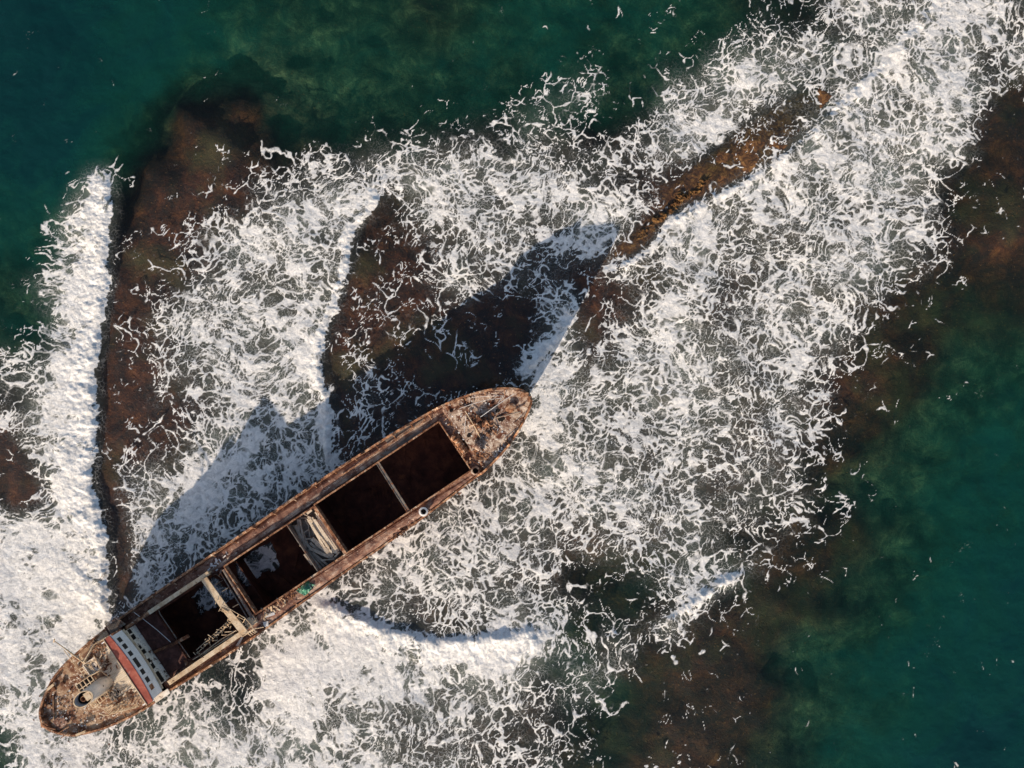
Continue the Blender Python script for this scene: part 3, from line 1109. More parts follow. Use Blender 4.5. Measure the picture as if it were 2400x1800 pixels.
segs += [[S(548, 1452, 6.6), S(463, 1530, 6.5)], [S(543, 1448, 6.4), S(460, 1524, 6.3)]]
tubes('fallen_lattice', M['cream'], segs, .055, n=5)
tubes('handrail', M['steel'], [[K7(620, 235, 6.6), K7(745, 340, 6.5)], [K7(620, 235, 6.6), K7(510, 270, 6.6)], [K7(760, 370, 6.4), K7(600, 460, 6.3)], [K7(920, 580, 6.2), K7(1110, 870, 6.2), K7(1190, 1000, 6.2)], [K7(870, 530, 6.2), K7(740, 610, 6.2)], [K7(1100, 880, 6.2), K7(970, 950, 6.2)]], .05)

# ---------------------------------------------------------------- deckhouse
K5 = zz(160, 1460, .1085)
HW = 16.30


def bulge(v):
    return 0.34 * (1 - ((v + 0.4) / 4.9) ** 2)


m = MB()
NSEG = 16
for i in range(NSEG):
    v0, v1 = -4.42 + 8.42 * i / NSEG, -4.42 + 8.42 * (i + 1) / NSEG
    zb = 6.36
    m.bar((HW - .06, v0, 7.93), (HW - .06, v1, 7.93), .12, 3.16)
m.box(9.2, HW - .13, 3.88, 4.0, 6.3, 9.5)
m.box(9.2, HW - .13, -4.42, -4.30, 6.3, 9.5)
m.box(9.08, 9.2, -4.42, 4.0, ZPOOP - .05, 9.5)
house = m.build('deckhouse', M['peel'], ship)
# openings of the lower front: photo pixel centres and sizes
for x, y, w, h in ((1312, 195, .62, .75), (1410, 300, .72, .8), (1580, 500, .5, .5), (1645, 610, .6, 1.0), (1760, 800, .55, .6), (1835, 925, .70, .8), (1950, 1100, .74, .8), (2005, 1215, .8, .85)):
    c = K5(x, y, 8.25)
    v = c.y
    m = MB()
    m.box(HW - .03, HW + .025, v - w / 2, v + w / 2, 8.2 - h / 2, 8.2 + h / 2)
    m.build('window', M['black'], house)
m = MB()
for i in range(12):
    v0, v1 = -4.9 + 9.2 * i / 12, -4.9 + 9.2 * (i + 1) / 12
    m.bar((HW + .05 + bulge(v0), v0, 9.56), (HW + .05 + bulge(v1), v1, 9.56), .5, .12)
m.build('ledge', M['cream'], house)

# boat deck with its planking
BD = [(16.35, 4.6), (12.7, 4.85), (10.3, 3.9), (8.7, 3.6), (8.5, -1.0), (8.9, -4.0), (13.2, -5.3), (16.35, -5.2)]
m = MB()
m.sheet([Vector(p) for p in reversed(BD)], [], lambda x, y: 9.80, .2)
boat_deck = m.build('boat_deck', M['poop'], ship)
m = MB()
random.seed(5)
for k in range(30):
    v = -3.3 + k * .235
    ua = 11.7 + random.uniform(-.2, .4) + (1.5 if k < 3 else 0) + max(0, (v - 1.4) * .6)
    m.box(ua, 16.0, v, v + .222, 9.82, 9.88 + random.uniform(-.008, .008))
m.build('planking', M['wood'], boat_deck)

# wheelhouse front
m = MB()
for i in range(NSEG):
    v0, v1 = -5.15 + 9.5 * i / NSEG, -5.15 + 9.5 * (i + 1) / NSEG
    m.bar((HW + bulge(v0), v0, 11.02), (HW + bulge(v1), v1, 11.02), .14, 2.7)
m.box(14.9, HW - .2, 4.22, 4.34, 9.9, 12.3)
m.box(14.9, HW - .2, -5.14, -5.02, 9.9, 12.3)
wheel = m.build('wheelhouse', M['white'], ship)
for x0, y0, x1, y1, zc, hh in ((1075, 320, 1150, 405, 11.35, .8), (1190, 455, 1265, 550, 11.35, .8), (1310, 615, 1375, 705, 11.35, .8), (1410, 765, 1535, 955, 11.35, .8), (1575, 1000, 1640, 1100, 11.35, .8), (1675, 1170, 1735, 1275, 11.35, .8)):
    va, vb = K5(x0, y0, 11.4).y, K5(x1, y1, 11.4).y
    m = MB()
    n = 3
    for i in range(n):
        p, q = va + (vb - va) * i / n, va + (vb - va) * (i + 1) / n
        m.bar((HW + bulge(p) + .05, p, zc), (HW + bulge(q) + .05, q, zc), .09, hh)
    w = m.build('window', M['glass'], wheel)
c = K5(1790, 1385, 11.3)
m = MB()
m.bar((HW + bulge(c.y + .35) + .05, c.y + .35, 11.3), (HW + bulge(c.y - .35) + .05, c.y - .35, 11.3), .09, .85)
tag(m.build('window', M['rim'], wheel), 'rusted out window frame')
m = MB()
for i in range(NSEG):
    v0, v1 = -5.35 + 9.95 * i / NSEG, -5.35 + 9.95 * (i + 1) / NSEG
    m.bar((HW + bulge(v0) + .13, v0, 12.42), (HW + bulge(v1) + .13, v1, 12.42), .22, .12)
m.build('eave', M['white'], wheel)
m = MB()
vs, fs = [], []
for i in range(NSEG + 1):
    v = -5.3 + 9.85 * i / NSEG
    f = HW + bulge(v) + .16
    aft = 15.62 + .10 * math.sin(i * 1.1) * .3
    vs += [(aft, v, 12.50), (f, v, 12.50), (f, v, 12.62), (aft, v, 12.62)]
for i in range(NSEG):
    a, b = i * 4, i * 4 + 4
    fs += [(a + 3, a + 2, b + 2, b + 3), (a, b, b + 1, a + 1), (a + 1, b + 1, b + 2, a + 2), (a, a + 3, b + 3, b)]
fs += [(0, 1, 2, 3), (NSEG * 4 + 3, NSEG * 4 + 2, NSEG * 4 + 1, NSEG * 4)]
m.add(vs, fs)
m.build('roof', M['red'], wheel)
m = MB()
m.bar((15.58, 4.55, 12.62), (15.58, -5.3, 12.62), .1, .16)
m.build('roof_rim', M['cream'], wheel)

# port wing grating
m = MB()
for k in range(11):
    m.bar((14.8 + .02 * k, 4.75 + .14 * k, 9.5), (17.2 - .06 * k, 4.75 + .14 * k, 9.5), .06, .08)
m.bar((14.9, 4.7, 9.44), (14.9, 6.2, 9.44), .1, .08)
m.bar((17.0, 4.7, 9.44), (16.6, 6.2, 9.44), .1, .08)
m.build('wing_grating', M['steel'], ship)
m = MB()
m.box(14.4, 16.3, 4.5, 5.9, 9.1, 9.2)
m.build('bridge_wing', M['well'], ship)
m = MB()
m.box(14.6, 16.9, -6.0, -5.3, 9.2, 9.32)
m.build('bridge_wing', M['peel'], ship)

# rails round the boat deck
K4 = zz(80, 1560, .1085)
port = [K5(775, 352, 10.9), K5(545, 470, 10.9), K5(320, 850, 10.9)]
segs = [[p + Vector((0, .04 * k, -.28 * k)) for p in port] for k in range(3)]
for i in range(9):
    t = i / 8
    p = port[0].lerp(port[1], t * 2) if t < .5 else port[1].lerp(port[2], t * 2 - 1)
    segs.append([p, p + Vector((0, 0, -1.05))])
tubes('handrail', M['cream'], segs, .05)
star = [K4(2212, 905, 10.9), K4(1625, 1050, 10.9), K4(1500, 930, 10.9), K4(1150, 800, 10.7)]
segs = [[p + Vector((0, .02 * k, -.28 * k)) for p in star[:3]] for k in range(3)] + [star[2:]]
for i in range(8):
    p = star[0].lerp(star[1], i / 7)
    segs.append([p, p + Vector((0, 0, -1.05))])
segs += [[K4(1190, 800, 10.6), K4(1610, 870, 10.7)], [K4(1500, 930, 10.9), K4(1700, 840, 10.8)], [K4(1560, 980, 10.9), K4(1760, 870, 10.8)], [K4(1560, 850, 10.8), K4(1660, 960, 10.8)], [K4(1620, 1080, 10.4), K4(1400, 1050, 10.2)]]
tubes('handrail', M['cream'], segs, .055)

# skylights and engine casing beside the funnel
def grid_frame(name, c, du, dv, nu, nv, ang, mat, z):
    m = MB()
    ca, sa = math.cos(ang), math.sin(ang)
    T = lambda a, b, zz_: (c[0] + a * ca - b * sa, c[1] + a * sa + b * ca, zz_)
    for i in range(nu + 1):
        a = -du / 2 + du * i / nu
        m.bar(T(a, -dv / 2, z), T(a, dv / 2, z), .1, .12)
    for i in range(nv + 1):
        b = -dv / 2 + dv * i / nv
        m.bar(T(-du / 2, b, z + .01), T(du / 2, b, z + .01), .1, .12)
    for a in (-du / 2, du / 2):
        for b in (-dv / 2, dv / 2):
            m.bar(T(a, b, 9.6), T(a, b, z), .1, .1)
    return m.build(name, mat, ship)


c = K4(1130, 420, 10.2)
grid_frame('skylight', (c.x, c.y), 2.3, 1.5, 4, 2, 0.0, M['cream'], 10.2)
c = K4(1390, 700, 10.2)
grid_frame('skylight', (c.x, c.y), 2.6, 1.3, 5, 2, 0.06, M['cream'], 10.2)
c = K5(480, 1010, 10.3)
grid_frame('skylight', (c.x - .6, c.y + .2), 1.5, 1.3, 3, 3, 0.0, M['cream'], 10.0)
for x, y, a, b in ((1130, 420, 1.1, .7), (1760, 620, .9, .55)):
    m = MB()
    c = K4(x, y, 9.9)
    m.box(c.x - a, c.x + a, c.y - b, c.y + b, 9.79, 9.86)
    m.build('engine_opening', M['black'], ship)
m = MB()
c = K5(540, 930, 9.9)
for a, b in (((-1.0, -.9), (1.1, -.9)), ((1.1, -.9), (1.1, 1.0)), ((1.1, 1.0), (-1.0, 1.0)), ((-1.0, 1.0), (-1.0, -.9))):
    m.bar((c.x + a[0] * .85, c.y + a[1] * .85, 10.02), (c.x + b[0] * .85, c.y + b[1] * .85, 10.02), .10, .42)
m.box(c.x - .9, c.x + 1.0, c.y - .8, c.y + .9, 9.82, 9.92)
m.build('engine_casing', M['peel'], ship)
tubes('fallen_pipe', M['cream'], [[K5(715, 1045, 10.3), K5(930, 1235, 10.1)], [K5(550, 700, 10.4), K5(690, 990, 10.2)], [K5(480, 1140, 10.3), K5(720, 1010, 10.3)], [K5(700, 600, 10.1), K5(720, 690, 10.1), K5(650, 810, 10.1)]], .06)

# scrap heaped on the boat deck
def scrap(label, x, y, z, n, ru, rv, mat, seed, K=K5, size=.4):
    random.seed(seed)
    c = K(x, y, z)
    m = MB()
    for i in range(n):
        p = c + Vector((random.gauss(0, ru), random.gauss(0, rv), random.uniform(0, .3)))
        a = random.uniform(0, 6.28)
        d = Vector((math.cos(a), math.sin(a), random.uniform(-.3, .3))) * random.uniform(.3, 1) * size
        m.bar(p - d, p + d, random.uniform(.05, .22), random.uniform(.04, .1))
    m.v = [tuple(Vector(p) - c) for p in m.v]
    o = m.build('scrap_heap', mat)
    o.location = SHIP_M @ c
    o.rotation_euler = (0, 0, SHIP_A)
    return tag(o, label, 'scrap', kind='stuff')


scrap('heap of brown scrap in the middle of the boat deck', 850, 850, 9.95, 26, .42, .45, M['hull'], 31, size=.32)
scrap('dark heap of broken battens beside the funnel', 1760, 620, 9.95, 30, .5, .3, M['timber'], 33, K4, .35)
scrap('cream scrap along the starboard boat deck rail', 1850, 850, 9.95, 22, .6, .3, M['cream'], 34, K4, .3)
scrap('rusty bits in the port forward corner of the boat deck', 690, 520, 9.95, 12, .5, .4, M['rim'], 35, size=.25)

scrap('rust flakes scattered over the poop deck abaft the funnel', 640, 900, ZPOOP + .02, 70, 1.6, 2.0, M['hull'], 36, K4, .13)
scrap('pale flakes scattered over the poop deck', 700, 1000, ZPOOP + .02, 60, 1.8, 2.0, M['plate'], 37, K4, .09)
scrap('short cream rods lying along the port edge of the boat deck', 400, 800, 9.9, 16, .7, .7, M['cream'], 38, K5, .3)

# funnel
m = MB()
fc = Vector((10.55, -.18, 0))
prof = [(1.12, 9.7), (1.04, 13.2), (1.0, 14.1), (1.0, 14.45), (.93, 14.45), (.93, 13.6)]
m.lathe(fc, prof, 28, 1.30, .88)
funnel = m.build('funnel', M['funnel'], ship, smooth=False)
for p in funnel.data.polygons:
    p.use_smooth = len(p.vertices) == 4
m = MB()
m.lathe(fc, [(1.03, 14.36), (1.03, 14.5), (.92, 14.5), (.92, 14.36)], 28, 1.30, .88, (False, False))
m.build('funnel_rim', M['cream'], funnel)
m = MB()
m.lathe(fc, [(.9, 13.62), (.9, 13.66)], 24, 1.30, .88)
m.build('funnel_mouth', M['black'], funnel)  # black disc in place of the dark inside of the funnel
m = MB()
m.box(fc.x + .25, fc.x + 1.0, fc.y - .5, fc.y + .5, 14.2, 14.42)
m.build('funnel_cover', M['cream'], funnel)
m = MB()
m.lathe((fc.x - .1, fc.y, 0), [(.34, 13.6), (.34, 14.3), (.28, 14.3), (.28, 13.7)], 14, caps=(False, True))
m.build('exhaust', M['rim'], funnel)
m = MB()
c = K4(1338, 535, 12.0)
m.tube((fc.x + 1.1, fc.y - .1, 12.0), (fc.x + 1.40, fc.y - .1, 12.0), .1, 10)
m.build('funnel_port', M['black'], funnel)
tubes('funnel_ladder', M['cream'], [[(fc.x + .3, fc.y - 1.02, 9.8), (fc.x + .3, fc.y - 1.02, 14.2)], [(fc.x + .7, fc.y - .95, 9.8), (fc.x + .7, fc.y - .95, 14.2)]] + [[(fc.x + .3, fc.y - 1.02, 10 + .4 * k), (fc.x + .7, fc.y - .95, 10 + .4 * k)] for k in range(11)], .03, funnel)

# davit that leans out over the port side
a, b = S(197, 1553, 10.2), S(127, 1502, 10.9)
m = MB()
m.tube(a, b, .11, 8, .05)
m.tube(a + Vector((-1.3, -.2, -.3)), a.lerp(b, .62) + Vector((-.25, 0, 0)), .06, 8, .04)
m.tube(b + Vector((-.15, -.1, 0)), b + Vector((.25, .15, .15)), .09, 6)
m.tube(a.lerp(b, .45), a + Vector((-1.3, -.2, -.3)), .04, 6)
m.bar(a + Vector((0, 0, -.5)), a + Vector((0, 0, .1)), .3, .3)
m.build('davit', M['cream'], ship)

# poop fittings
def plate_box(name, K, x0, y0, x1, y1, z0, z1, w, mat):
    m = MB()
    m.bar(K(x0, y0, (z0 + z1) / 2), K(x1, y1, (z0 + z1) / 2), w, z1 - z0)
    return m.build(name, mat, ship)


plate_box('breakwater', K4, 415, 650, 432, 1180, ZPOOP, ZPOOP + .25, .1, M['poop'])
plate_box('hatch_box', K4, 500, 1120, 640, 1310, ZPOOP, ZPOOP + .22, 1.5, M['deck'])
plate_box('capstan_bed', K4, 330, 1130, 600, 1360, ZPOOP, ZPOOP + .18, .5, M['poop'])
m = MB()
c = K4(275, 1230, ZPOOP)
m.lathe(c, [(.62, 0), (.55, .2), (.4, .3), (.4, .5), (.5, .56), (.4, .62), (.1, .66)], 16)
m.build('capstan', M['rim'], ship)
for x, y, r in ((630, 375, .28), (435, 490, .33), (350, 860, .3), (250, 830, .25)):
    m = MB()
    m.lathe(K4(x, y, ZPOOP), [(r * .8, 0), (r * .8, .25), (r, .27), (r * .95, .36), (r * .3, .38)], 12)
    m.build('mooring_bitt', M['hull'], ship)
segs = []
tubes('stern_rail', M['rim'], [[K4(485, 1475, 8.6), K4(760, 1310, 8.2)], [K4(580, 1565, 8.6), K4(690, 1490, 8.5)], [K4(165, 1170, 8.5), K4(190, 1270, 8.5), K4(300, 1340, 8.5), K4(460, 1375, 8.5)]], .07)
plate_box('fairlead', K4, 910, 1500, 1110, 1420, 8.25, 8.5, .3, M['cream'])
plate_box('fairlead', K4, 290, 520, 425, 400, 8.2, 8.45, .3, M['cream'])

# ---------------------------------------------------------------- foredeck
K2 = zz(1040, 890, .1085)
K3 = zz(940, 960, .1085)


def drum(name, p, q, r, mat):
    m = MB()
    d = (q - p).normalized()
    m.tube(p, q, r, 16)
    m.tube(p, p + d * .14, r * 1.45, 16)
    m.tube(q - d * .14, q, r * 1.45, 16)
    m.tube(p - d * .35, q + d * .35, r * .35, 8)
    return m.build(name, mat, ship)


zf = zdeck(66)
m = MB()
a, b = K3(1200, 640, zf + .75), K3(1400, 930, zf + .75)
m.tube(a, b, .5, 16)
for t in (0, .25, .5, .75, 1):
    c = a.lerp(b, t)
    d = (b - a).normalized() * .06
    m.tube(c - d, c + d, .62, 16)
m.bar(a - Vector((0, 0, .5)), b - Vector((0, 0, .5)), .9, .3)
m.build('cargo_winch', M['rim'], ship)
m = MB()
m.lathe(K3(1160, 610, zf), [(.5, 0), (.5, .6), (.3, .8)], 12)
m.build('winch_gear', M['rim'], ship)
m = MB()
m.lathe(K3(1265, 570, zf), [(.45, 0), (.4, .7), (.2, .85)], 12)
m.build('winch_gear', M['rim'], ship)
zf = zfore(70)
drum('windlass', K2(650, 930, zf + .7), K2(800, 830, zf + .7), .3, M['hull'])
drum('windlass', K2(760, 1010, zf + .6), K2(950, 900, zf + .6), .42, M['rim'])
m = MB()
random.seed(12)
for x, y, w, h in ((745, 830, .8, .9), (690, 900, .5, .6), (830, 1060, .9, .7), (1010, 895, .5, .8), (1060, 730, .5, .7), (960, 1180, .55, .5), (900, 1130, .5, .4), (760, 1100, .6, .4), (860, 940, .4, 1.0), (930, 1000, .5, .9), (1030, 540, .5, .5), (770, 1500, .7, .5)):
    c = K2(x, y, zf)
    m = MB()
    a = random.uniform(0, 1.5)
    d = Vector((math.cos(a), math.sin(a), 0)) * w / 2
    m.bar(c - d + Vector((0, 0, h / 2)), c + d + Vector((0, 0, h / 2)), w * .8, h)
    m.tube(c + Vector((0, 0, h)), c + Vector((0, 0, h + .15)), w * .28, 10)
    m.build('windlass_bed', M['fore'] if random.random() < .5 else M['rim'], ship)
scrap('orange machine scrap around the windlass', 850, 980, zf + .1, 60, .75, .7, M['rim'], 41, K2, .45)
scrap('pale scrap just starboard of the windlass', 980, 1130, zf + .05, 24, .6, .5, M['fore'], 42, K2, .35)
scrap('tangle of rusty scrap at the starboard end of the foredeck break', 780, 1620, zf - .3, 50, .8, .5, M['rim'], 43, K2, .5)
scrap('white flakes scattered over the foredeck', 900, 800, zf + .02, 90, 1.8, 2.2, M['plate'], 47, K2, .12)
scrap('grey scrap against the starboard bow bulwark', 1240, 1560, zf + .05, 20, .5, .3, M['plate'], 44, K2, .3)
scrap('rusty scrap strewn below the foredeck break', 330, 1010, 7.6, 30, .6, 1.0, M['rim'], 45, K2, .35)
scrap('brown flakes over the after part of the foredeck', 560, 820, zf, 40, 1.0, 1.6, M['hull'], 46, K2, .25)
m = MB()
c = K2(1450, 600, zf)
m.lathe(c, [(.75, 0), (.7, .45), (.5, .55), (.45, .85), (.62, .95), (.3, 1.05)], 14, 1.1, .9)
m.build('anchor_capstan', M['rim'], ship)
m = MB()
a, b = K2(660, 1370, zf + .45), K2(800, 1470, zf + .45)
m.tube(a, b, .55, 16)
m.build('tank', M['fore'], ship)
m = MB()
m.tube(K2(1140, 820, zf + .3), K2(1665, 690, zf + 1.1), .09, 8)
m.build('fallen_pole', M['steel'], ship)
for x, y, w in ((550, 1200, .38), (1170, 665, .36), (1250, 830, .55), (165, 660, .3)):
    c = K2(x, y, zfore(69))
    m = MB()
    m.lathe((c.x, c.y, zfore(c.x) + .02), [(w, 0), (w, .03)], 7, 1.0, .75)
    m.build('deck_opening', M['black'], ship)
m = MB()
m.lathe(K2(500, 440, zf), [(.95, 0), (.95, .25), (.88, .25), (.88, 0.02)], 22, caps=(False, False))
m.build('bitt_coaming', M['fore'], ship)
m = MB()
m.lathe(K2(540, 415, zf), [(.28, 0), (.28, .5), (.35, .55), (.3, .65)], 12)
m.build('mooring_bitt', M['fore'], ship)
m = MB()
m.lathe(K2(400, 465, zf), [(.28, 0), (.28, .5), (.35, .55), (.3, .65)], 12)
m.build('mooring_bitt', M['fore'], ship)
for x, y, k, z, r in ((585, 1503, 'a', zdeck(57), .62), (1610, 1320, 'b', zdeck(65.5), .62)):
    c = S(860 + x * .226, 860 + y * .226, z + 1.1) if k == 'a' else K3(x, y, z + .9)
    c.z = z
    m = MB()
    m.lathe(c, [(r * .8, 0), (r * .8, .8), (r, .85), (r, 1.05), (r * .62, 1.12), (r * .58, .5)], 20)
    v = m.build('ventilator', M['plate'] if k == 'a' else M['fore'], ship)
    m = MB()
    m.lathe(c, [(r * .57, .55), (r * .57, .6)], 16)
    m.build('ventilator_throat', M['black'], v)
m = MB()
m.bar(K2(1590, 330, 9.9), K2(1830, 320, 10.0), .5, .2)
m.bar(K2(1860, 360, 10.0), K2(1850, 480, 10.0), .55, .2)
m.build('bow_chock', M['rim'], ship)
tubes('deck_edge_rod', M['rim'], [[K3(1170, 180, 8.1), K3(1330, 420, 8.1), K3(1640, 900, 8.1)]], .05)
tubes('deck_edge_rod', M['rim'], [[K3(1030, 150, 7.6), K3(920, 245, 7.5)]], .05)
# long bright ridge along the port side deck
m = MB()
m.bar(S(1000, 985, 7.5), S(880, 1062, 7.2), .14, .12)
m.bar(S(880, 1062, 7.2), S(800, 1115, 7.0), .14, .12)
m.build('bulwark_cap', M['rim'], bulwark)
m = MB()
m.bar(S(995, 975, 7.0), S(905, 1035, 6.95), .55, .12)
m.bar(S(1010, 996, 7.0), S(893, 1070, 6.95), .5, .25)
m.build('deck_pipe', M['steel'], ship)
for k in range(9):
    u = 42 + k * 2.7 + random.uniform(-.6, .6)
    m = MB()
    m.bar((u, 5.2 + random.uniform(-.2, .3), zdeck(u) + .15), (u + random.uniform(.5, 1.5), 5.4 + random.uniform(-.2, .3), zdeck(u) + .18), .25, .1)
    m.build('deck_fitting', M['cream'] if k % 3 == 0 else M['rim'], ship)
random.seed(77)
for k in range(22):
    u = random.uniform(20, 66)
    v = -random.uniform(4.5, 5.6)
    h = random.uniform(.08, .3)
    m = MB()
    m.box(u, u + random.uniform(.2, .7), v, v + random.uniform(.15, .4), zdeck(u) - .02, zdeck(u) + h)
    m.build('deck_fitting', M['rim'], ship)
K8 = zz(600, 1030, .226)
scrap('dark scrap on the starboard deck beside the pale battens', 1530, 920, 6.5, 30, .8, .35, M['hull'], 52, K8, .5)
K6 = zz(350, 1180, .226)
scrap('cream scrap on the starboard deck near the torn sheet', 1300, 1080, 6.5, 30, 1.2, .3, M['cream'], 53, K6, .45)
scrap('rusty scrap between the green net and the open hold', 1480, 960, 6.5, 24, 1.2, .3, M['rim'], 54, K6, .45)
scrap('white scraps on the port deck beyond the cream girder', 700, 620, 6.5, 16, .9, .3, M['plate'], 55, K6, .3)

# ================================================================== loose things on the wreck and the rocks
def loose(m, name, mat, label, cat, group=None):
    """a thing that lies on the ship: built in ship coordinates, placed in the world"""
    c = sum((Vector(p) for p in m.v), Vector()) / len(m.v)
    m.v = [tuple(Vector(p) - c) for p in m.v]
    o = m.build(name, mat)
    o.location = SHIP_M @ c
    o.rotation_euler = (0, 0, SHIP_A)
    return tag(o, label, cat, group)


random.seed(101)
KP = zz(640, 1170, .1085)
PLK = 'timbers heaped in the midships bay'


def plank(x0, y0, x1, y1, z, w, h, label, mat=None, dz=0.0):
    m = MB()
    m.bar(KP(x0, y0, z), KP(x1, y1, z + dz), w, h)
    return loose(m, 'timber_plank', mat or M['timber'], label, 'plank', PLK)


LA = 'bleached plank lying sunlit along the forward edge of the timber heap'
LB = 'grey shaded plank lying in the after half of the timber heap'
for i in range(24):
    off = i * 14
    j = random.uniform(-14, 14)
    s = random.uniform(0, .35)
    e = random.uniform(.62, 1.0)
    q = random.uniform(-28, 28)
    x0, y0, x1, y1 = 930 - off * .80 + q, 235 + off * .42, 1545 - off * .95 - q, 1130 + off * .25
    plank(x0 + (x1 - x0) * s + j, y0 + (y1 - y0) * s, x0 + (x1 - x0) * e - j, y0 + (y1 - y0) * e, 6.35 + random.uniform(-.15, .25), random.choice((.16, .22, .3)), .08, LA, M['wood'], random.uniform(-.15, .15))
for x0, y0, x1, y1, w in ((720, 1100, 1040, 1500, .3), (740, 1080, 1110, 1450, .25), (850, 1150, 1180, 1420, .3), (690, 880, 720, 1200, .2), (580, 440, 700, 1130, .22), (540, 430, 600, 1020, .3),
                          (610, 640, 780, 1060, .3), (680, 900, 800, 1060, .35), (860, 1160, 1010, 1290, .25), (780, 1280, 1000, 1500, .22), (860, 1330, 950, 1480, .2), (690, 450, 780, 590, .15), (700, 410, 800, 540, .2),
                          (560, 410, 770, 400, .15), (910, 620, 1060, 840, .3), (960, 780, 1020, 900, .2), (670, 1190, 840, 1420, .2), (760, 560, 800, 830, .12), (820, 570, 890, 770, .15), (1000, 560, 1120, 760, .3), (640, 700, 700, 1000, .2), (760, 1180, 960, 1460, .2), (480, 560, 640, 900, .4), (500, 640, 690, 1020, .35), (430, 560, 560, 820, .4), (560, 780, 700, 1000, .45), (900, 980, 1180, 1230, .3), (800, 940, 1060, 1200, .35), (950, 700, 1120, 960, .35), (1040, 760, 1190, 1010, .4), (660, 960, 760, 1180, .3), (600, 900, 690, 1120, .35), (880, 640, 1000, 820, .3), (820, 1240, 960, 1440, .25)):
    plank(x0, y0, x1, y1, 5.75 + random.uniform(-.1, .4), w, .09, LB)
plank(840, 850, 1290, 1230, 6.3, .55, .12, 'broadest grey plank lying slantwise in the middle of the timber heap')
plank(790, 1060, 1320, 1290, 6.2, .42, .1, 'long grey plank crossing the foot of the timber heap towards the starboard coaming')
plank(1030, 1320, 1330, 1295, 6.4, .14, .06, 'thin batten lying alone across the starboard end of the timber heap')
plank(700, 860, 830, 852, 6.1, .16, .06, 'short batten lying fore and aft beside the broadest plank')
plank(670, 720, 770, 655, 6.0, .13, .06, 'short splinter slanting in the dark gap of the timber heap')
plank(1330, 1250, 1435, 1135, 6.4, .2, .08, 'short pale board propped at the starboard corner of the timber heap', M['wood'])
plank(1250, 1100, 1400, 1130, 6.3, .6, .2, 'pale squared block at the starboard end of the timber heap', M['wood'])
plank(660, 320, 830, 405, 6.9, .12, .06, 'thin batten bridging the port corner of the timber heap')
plank(730, 310, 830, 230, 6.9, .35, .08, 'short orange lit board leaning at the port forward corner of the timber heap', M['wood'])

for k, (x0, y0, x1, y1, lb) in enumerate(((1385, 945, 1560, 830, 'outer one of three pale battens on the starboard side deck'), (1400, 950, 1590, 825, 'middle one of three pale battens on the starboard side deck'), (1405, 965, 1590, 850, 'longest and innermost of three pale battens on the starboard side deck'))):
    m = MB()
    m.bar(K8(x0, y0, 6.5), K8(x1, y1, 6.5), .2, .08)
    loose(m, 'deck_batten', M['wood'], lb, 'batten', 'battens on the starboard side deck')
m = MB()
m.bar(K8(495, 640, 6.5), K8(630, 605, 6.5), .35, .1, .2)
loose(m, 'deck_board', M['wood'], 'single pale board lying on the port side deck beside the coaming', 'board')

# green net
m = MB()
c = K6(1625, 880, 6.75)
random.seed(8)
n = 9
gv = []
for i in range(n):
    for j in range(n):
        a, b = i / (n - 1) - .5, j / (n - 1) - .5
        r = math.hypot(a, b)
        gv.append(c + Vector((a * 2.0 - b * .6, b * 1.2 + a * .3, .55 * max(0, 1 - r * 1.9) + random.uniform(-.14, .16))))
m.add(gv + [p - Vector((0, 0, .5)) for p in gv], [(i * n + j, (i + 1) * n + j, (i + 1) * n + j + 1, i * n + j + 1) for i in range(n - 1) for j in range(n - 1)])
loose(m, 'fishing_net', M['green'], 'bright green tangled net lying on the starboard deck edge', 'net')
for x0, y0, x1, y1, w, lb in ((1200, 1165, 1300, 1140, .5, 'torn white sheet lying beside the open hold on the starboard deck'), (1205, 1225, 1215, 1275, .75, 'small white box lid near the deck edge beside the ladder'),
                              (910, 1480, 965, 1385, .35, 'long pale strip lying on the deck outside the cream girder')):
    m = MB()
    m.bar(K6(x0, y0, 6.6), K6(x1, y1, 6.6), w, .1, w * .7)
    loose(m, 'metal_sheet', M['plate'], lb, 'sheet')
KD = zz(260, 1430, .1085)
m = MB()
m.bar(KD(930, 905, 6.55), KD(1280, 760, 6.6), .34, .3)
m.bar(KD(1270, 770, 6.62), KD(1680, 555, 6.8), .44, .3)
loose(m, 'rusty_beam', M['hull'], 'bent rusty beam lying along the dark well deck before the deckhouse', 'beam')
m = MB()
a, b = KD(1600, 1160, 6.5), KD(1800, 1110, 6.5)
m.bar(a, b, 1.1, .08, .8)
loose(m, 'deck_plate', M['rim'], 'loose orange brown plate leaning by the starboard cream girder', 'plate')


def cable(pts, r, label, mat=None):
    m = MB()
    m.path(pts, r, 5)
    loose(m, 'wire_rope', mat or M['plate'], label, 'wire', 'wires strewn over the foredeck')


zf = zfore(72) + .35
cable([K2(340, 620, zf), K2(600, 530, zf + .1), K2(900, 440, zf + .1), K2(1240, 392, zf)], .035, 'wire curving low across the port side of the foredeck')
cable([K2(600, 380, zf), K2(900, 360, zf + .1), K2(1200, 345, zf + .1), K2(1285, 350, zf), K2(1240, 410, zf), K2(1170, 510, zf)], .035, 'hooked wire nearest the port bulwark of the foredeck')
cable([K2(790, 805, zf + .6), K2(1150, 550, zf + .8), K2(1525, 300, zf + .9)], .045, 'straight taut wire from the windlass to the bow')
cable([K2(465, 670, zf), K2(640, 960, zf + .3), K2(800, 1270, zf)], .06, 'straight brown rod lying across the after foredeck', M['cream'])
cable([K2(480, 760, zf), K2(440, 1150, zf - .4)], .035, 'short wire beside the brown rod at the foredeck break')
m = MB()
m.path([KD(500, 50, 7.2), KD(690, 185, 7.3), KD(1000, 430, 7.1), KD(1290, 690, 6.7)], .04, 5)
loose(m, 'stay_wire', M['plate'], 'long slack wire stretched over the dark well deck', 'wire')
m = MB()
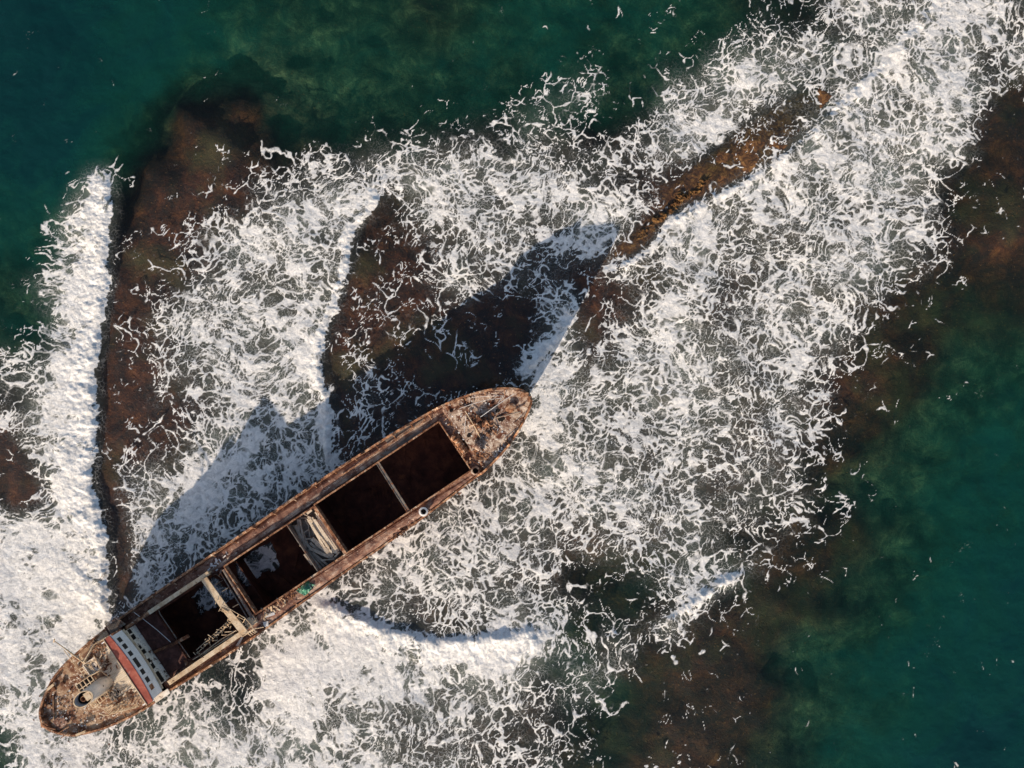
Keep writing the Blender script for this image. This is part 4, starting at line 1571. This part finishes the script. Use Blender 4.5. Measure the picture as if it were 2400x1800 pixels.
m.path([KD(1030, 0, 6.9), KD(1060, 80, 6.9), KD(1420, 610, 6.9)], .06, 5)
m.path([KD(1460, 680, 6.9), KD(1710, 1030, 6.9)], .05, 5)
loose(m, 'edge_wire', M['steel'], 'wire lying along the after edge of the aftmost hatch', 'wire')

# ---------------------------------------------------------------- rocks of the ridge that stand clear of the water
def rock(px, py, ru, rv, h, ang, seed, label):
    m = MB()
    n, k = 48, 16
    c = Vector(((px - 1200) * W_M, (900 - py) * W_M, -.35))
    vs = []
    for j in range(k + 1):
        f = j / k
        for i in range(n):
            a = 2 * math.pi * i / n
            x, y = math.cos(a), math.sin(a)
            q = 1 + .9 * (float(fbm(np.float32(x * 1.3 + seed * 3.1), np.float32(y * 1.3 + seed), 3, 400)) - .5) * 2
            rr = q * (1 - f) ** .8
            lx, ly = x * ru * rr, y * rv * rr
            hz = h * (1 - (1 - f) ** 2.2) + (2.2 * h) * (float(fbm(np.float32(lx * 1.7 + seed * 7), np.float32(ly * 1.7), 4, 410, .65)) - .5)
            ca, sa = math.cos(ang), math.sin(ang)
            vs.append((lx * ca - ly * sa, lx * sa + ly * ca, hz if j else -.5))
    fs = [(j * n + i, j * n + (i + 1) % n, (j + 1) * n + (i + 1) % n, (j + 1) * n + i) for j in range(k) for i in range(n)]
    m.add(vs, fs)
    o = m.build('reef_rock', M['rock'], loc=c)
    tag(o, label, 'rock', 'rocks of the bare reef ridge')
    return o


M['rock'] = worn('golden brown reef rock', [(0.28, (0.02, 0.009, 0.004)), (0.44, (0.085, 0.038, 0.014)), (0.56, (0.22, 0.12, 0.04)), (0.70, (0.42, 0.27, 0.11))], 0.8, patch=(0.03, 0.013, 0.006), patch_cut=(0.52, 0.6), patch_scale=1.1, bump=1.0)
for a in ((1508, 545, 1.3, .6, .45, .8, 1, 'small dark rock lowest at the narrow foot of the reef ridge'),
          (1530, 528, 1.5, .9, .6, .75, 2, 'golden rock just above the narrow foot of the reef ridge'),
          (1553, 507, 1.2, .8, .8, .5, 3, 'tallest rugged golden rock of the reef ridge'),
          (1572, 487, 1.4, .7, .5, .9, 4, 'long low golden rock lying slantwise on the reef ridge'),
          (1592, 470, 1.7, 1.2, .7, .6, 5, 'broad golden rock halfway along the bare stretch of the reef ridge'),
          (1618, 452, 1.3, .9, .6, .3, 6, 'golden brown rock beside the white wave edge on the reef ridge'),
          (1640, 434, 1.5, .8, .5, .7, 7, 'brown rock where the bare reef ridge starts to widen'),
          (1800, 350, .9, .5, .3, .6, 8, 'small amber rock in the dark wide part of the reef ridge')):
    rock(*a)

# ================================================================== light and camera
world = bpy.data.worlds.new('World')
scene.world = world
world.use_nodes = True
wn = world.node_tree
bgn = wn.nodes.get('Background') or wn.nodes.new('ShaderNodeBackground')
sky = wn.nodes.new('ShaderNodeTexSky')
sky.sky_type = 'NISHITA'
sky.sun_disc = False
sky.sun_elevation = R(SUN_EL)
sky.sun_rotation = math.atan2(-SUN_DIR.x, -SUN_DIR.y)
sky.air_density = 1.0
sky.dust_density = 2.0
wn.links.new(sky.outputs[0], bgn.inputs[0])
bgn.inputs[1].default_value = 0.12
sd = bpy.data.lights.new('sun', 'SUN')
sd.energy = 5.0
sd.angle = R(0.5)
sd.color = (1.0, 0.84, 0.67)
so = bpy.data.objects.new('sun', sd)
col.objects.link(so)
el = R(SUN_EL)
so.rotation_euler = Vector((SUN_DIR.x * math.cos(el), SUN_DIR.y * math.cos(el), -math.sin(el))).to_track_quat('-Z', 'Y').to_euler()
so.location = (-60, -115, 60)

cd = bpy.data.cameras.new('camera')
cd.sensor_width = 36
cd.lens = 36 * FOC / 2400
cd.clip_start = 1
cd.clip_end = 12000
co = bpy.data.objects.new('camera', cd)
co.location = (0, 0, CAM_H)
co.rotation_euler = (0, 0, 0)
col.objects.link(co)
scene.camera = co
vs = scene.view_settings
vs.view_transform = 'Standard'
vs.look = 'None'
vs.exposure = 0.34
vs.gamma = 1
scene.cycles.max_bounces = 6
scene.cycles.transparent_max_bounces = 8
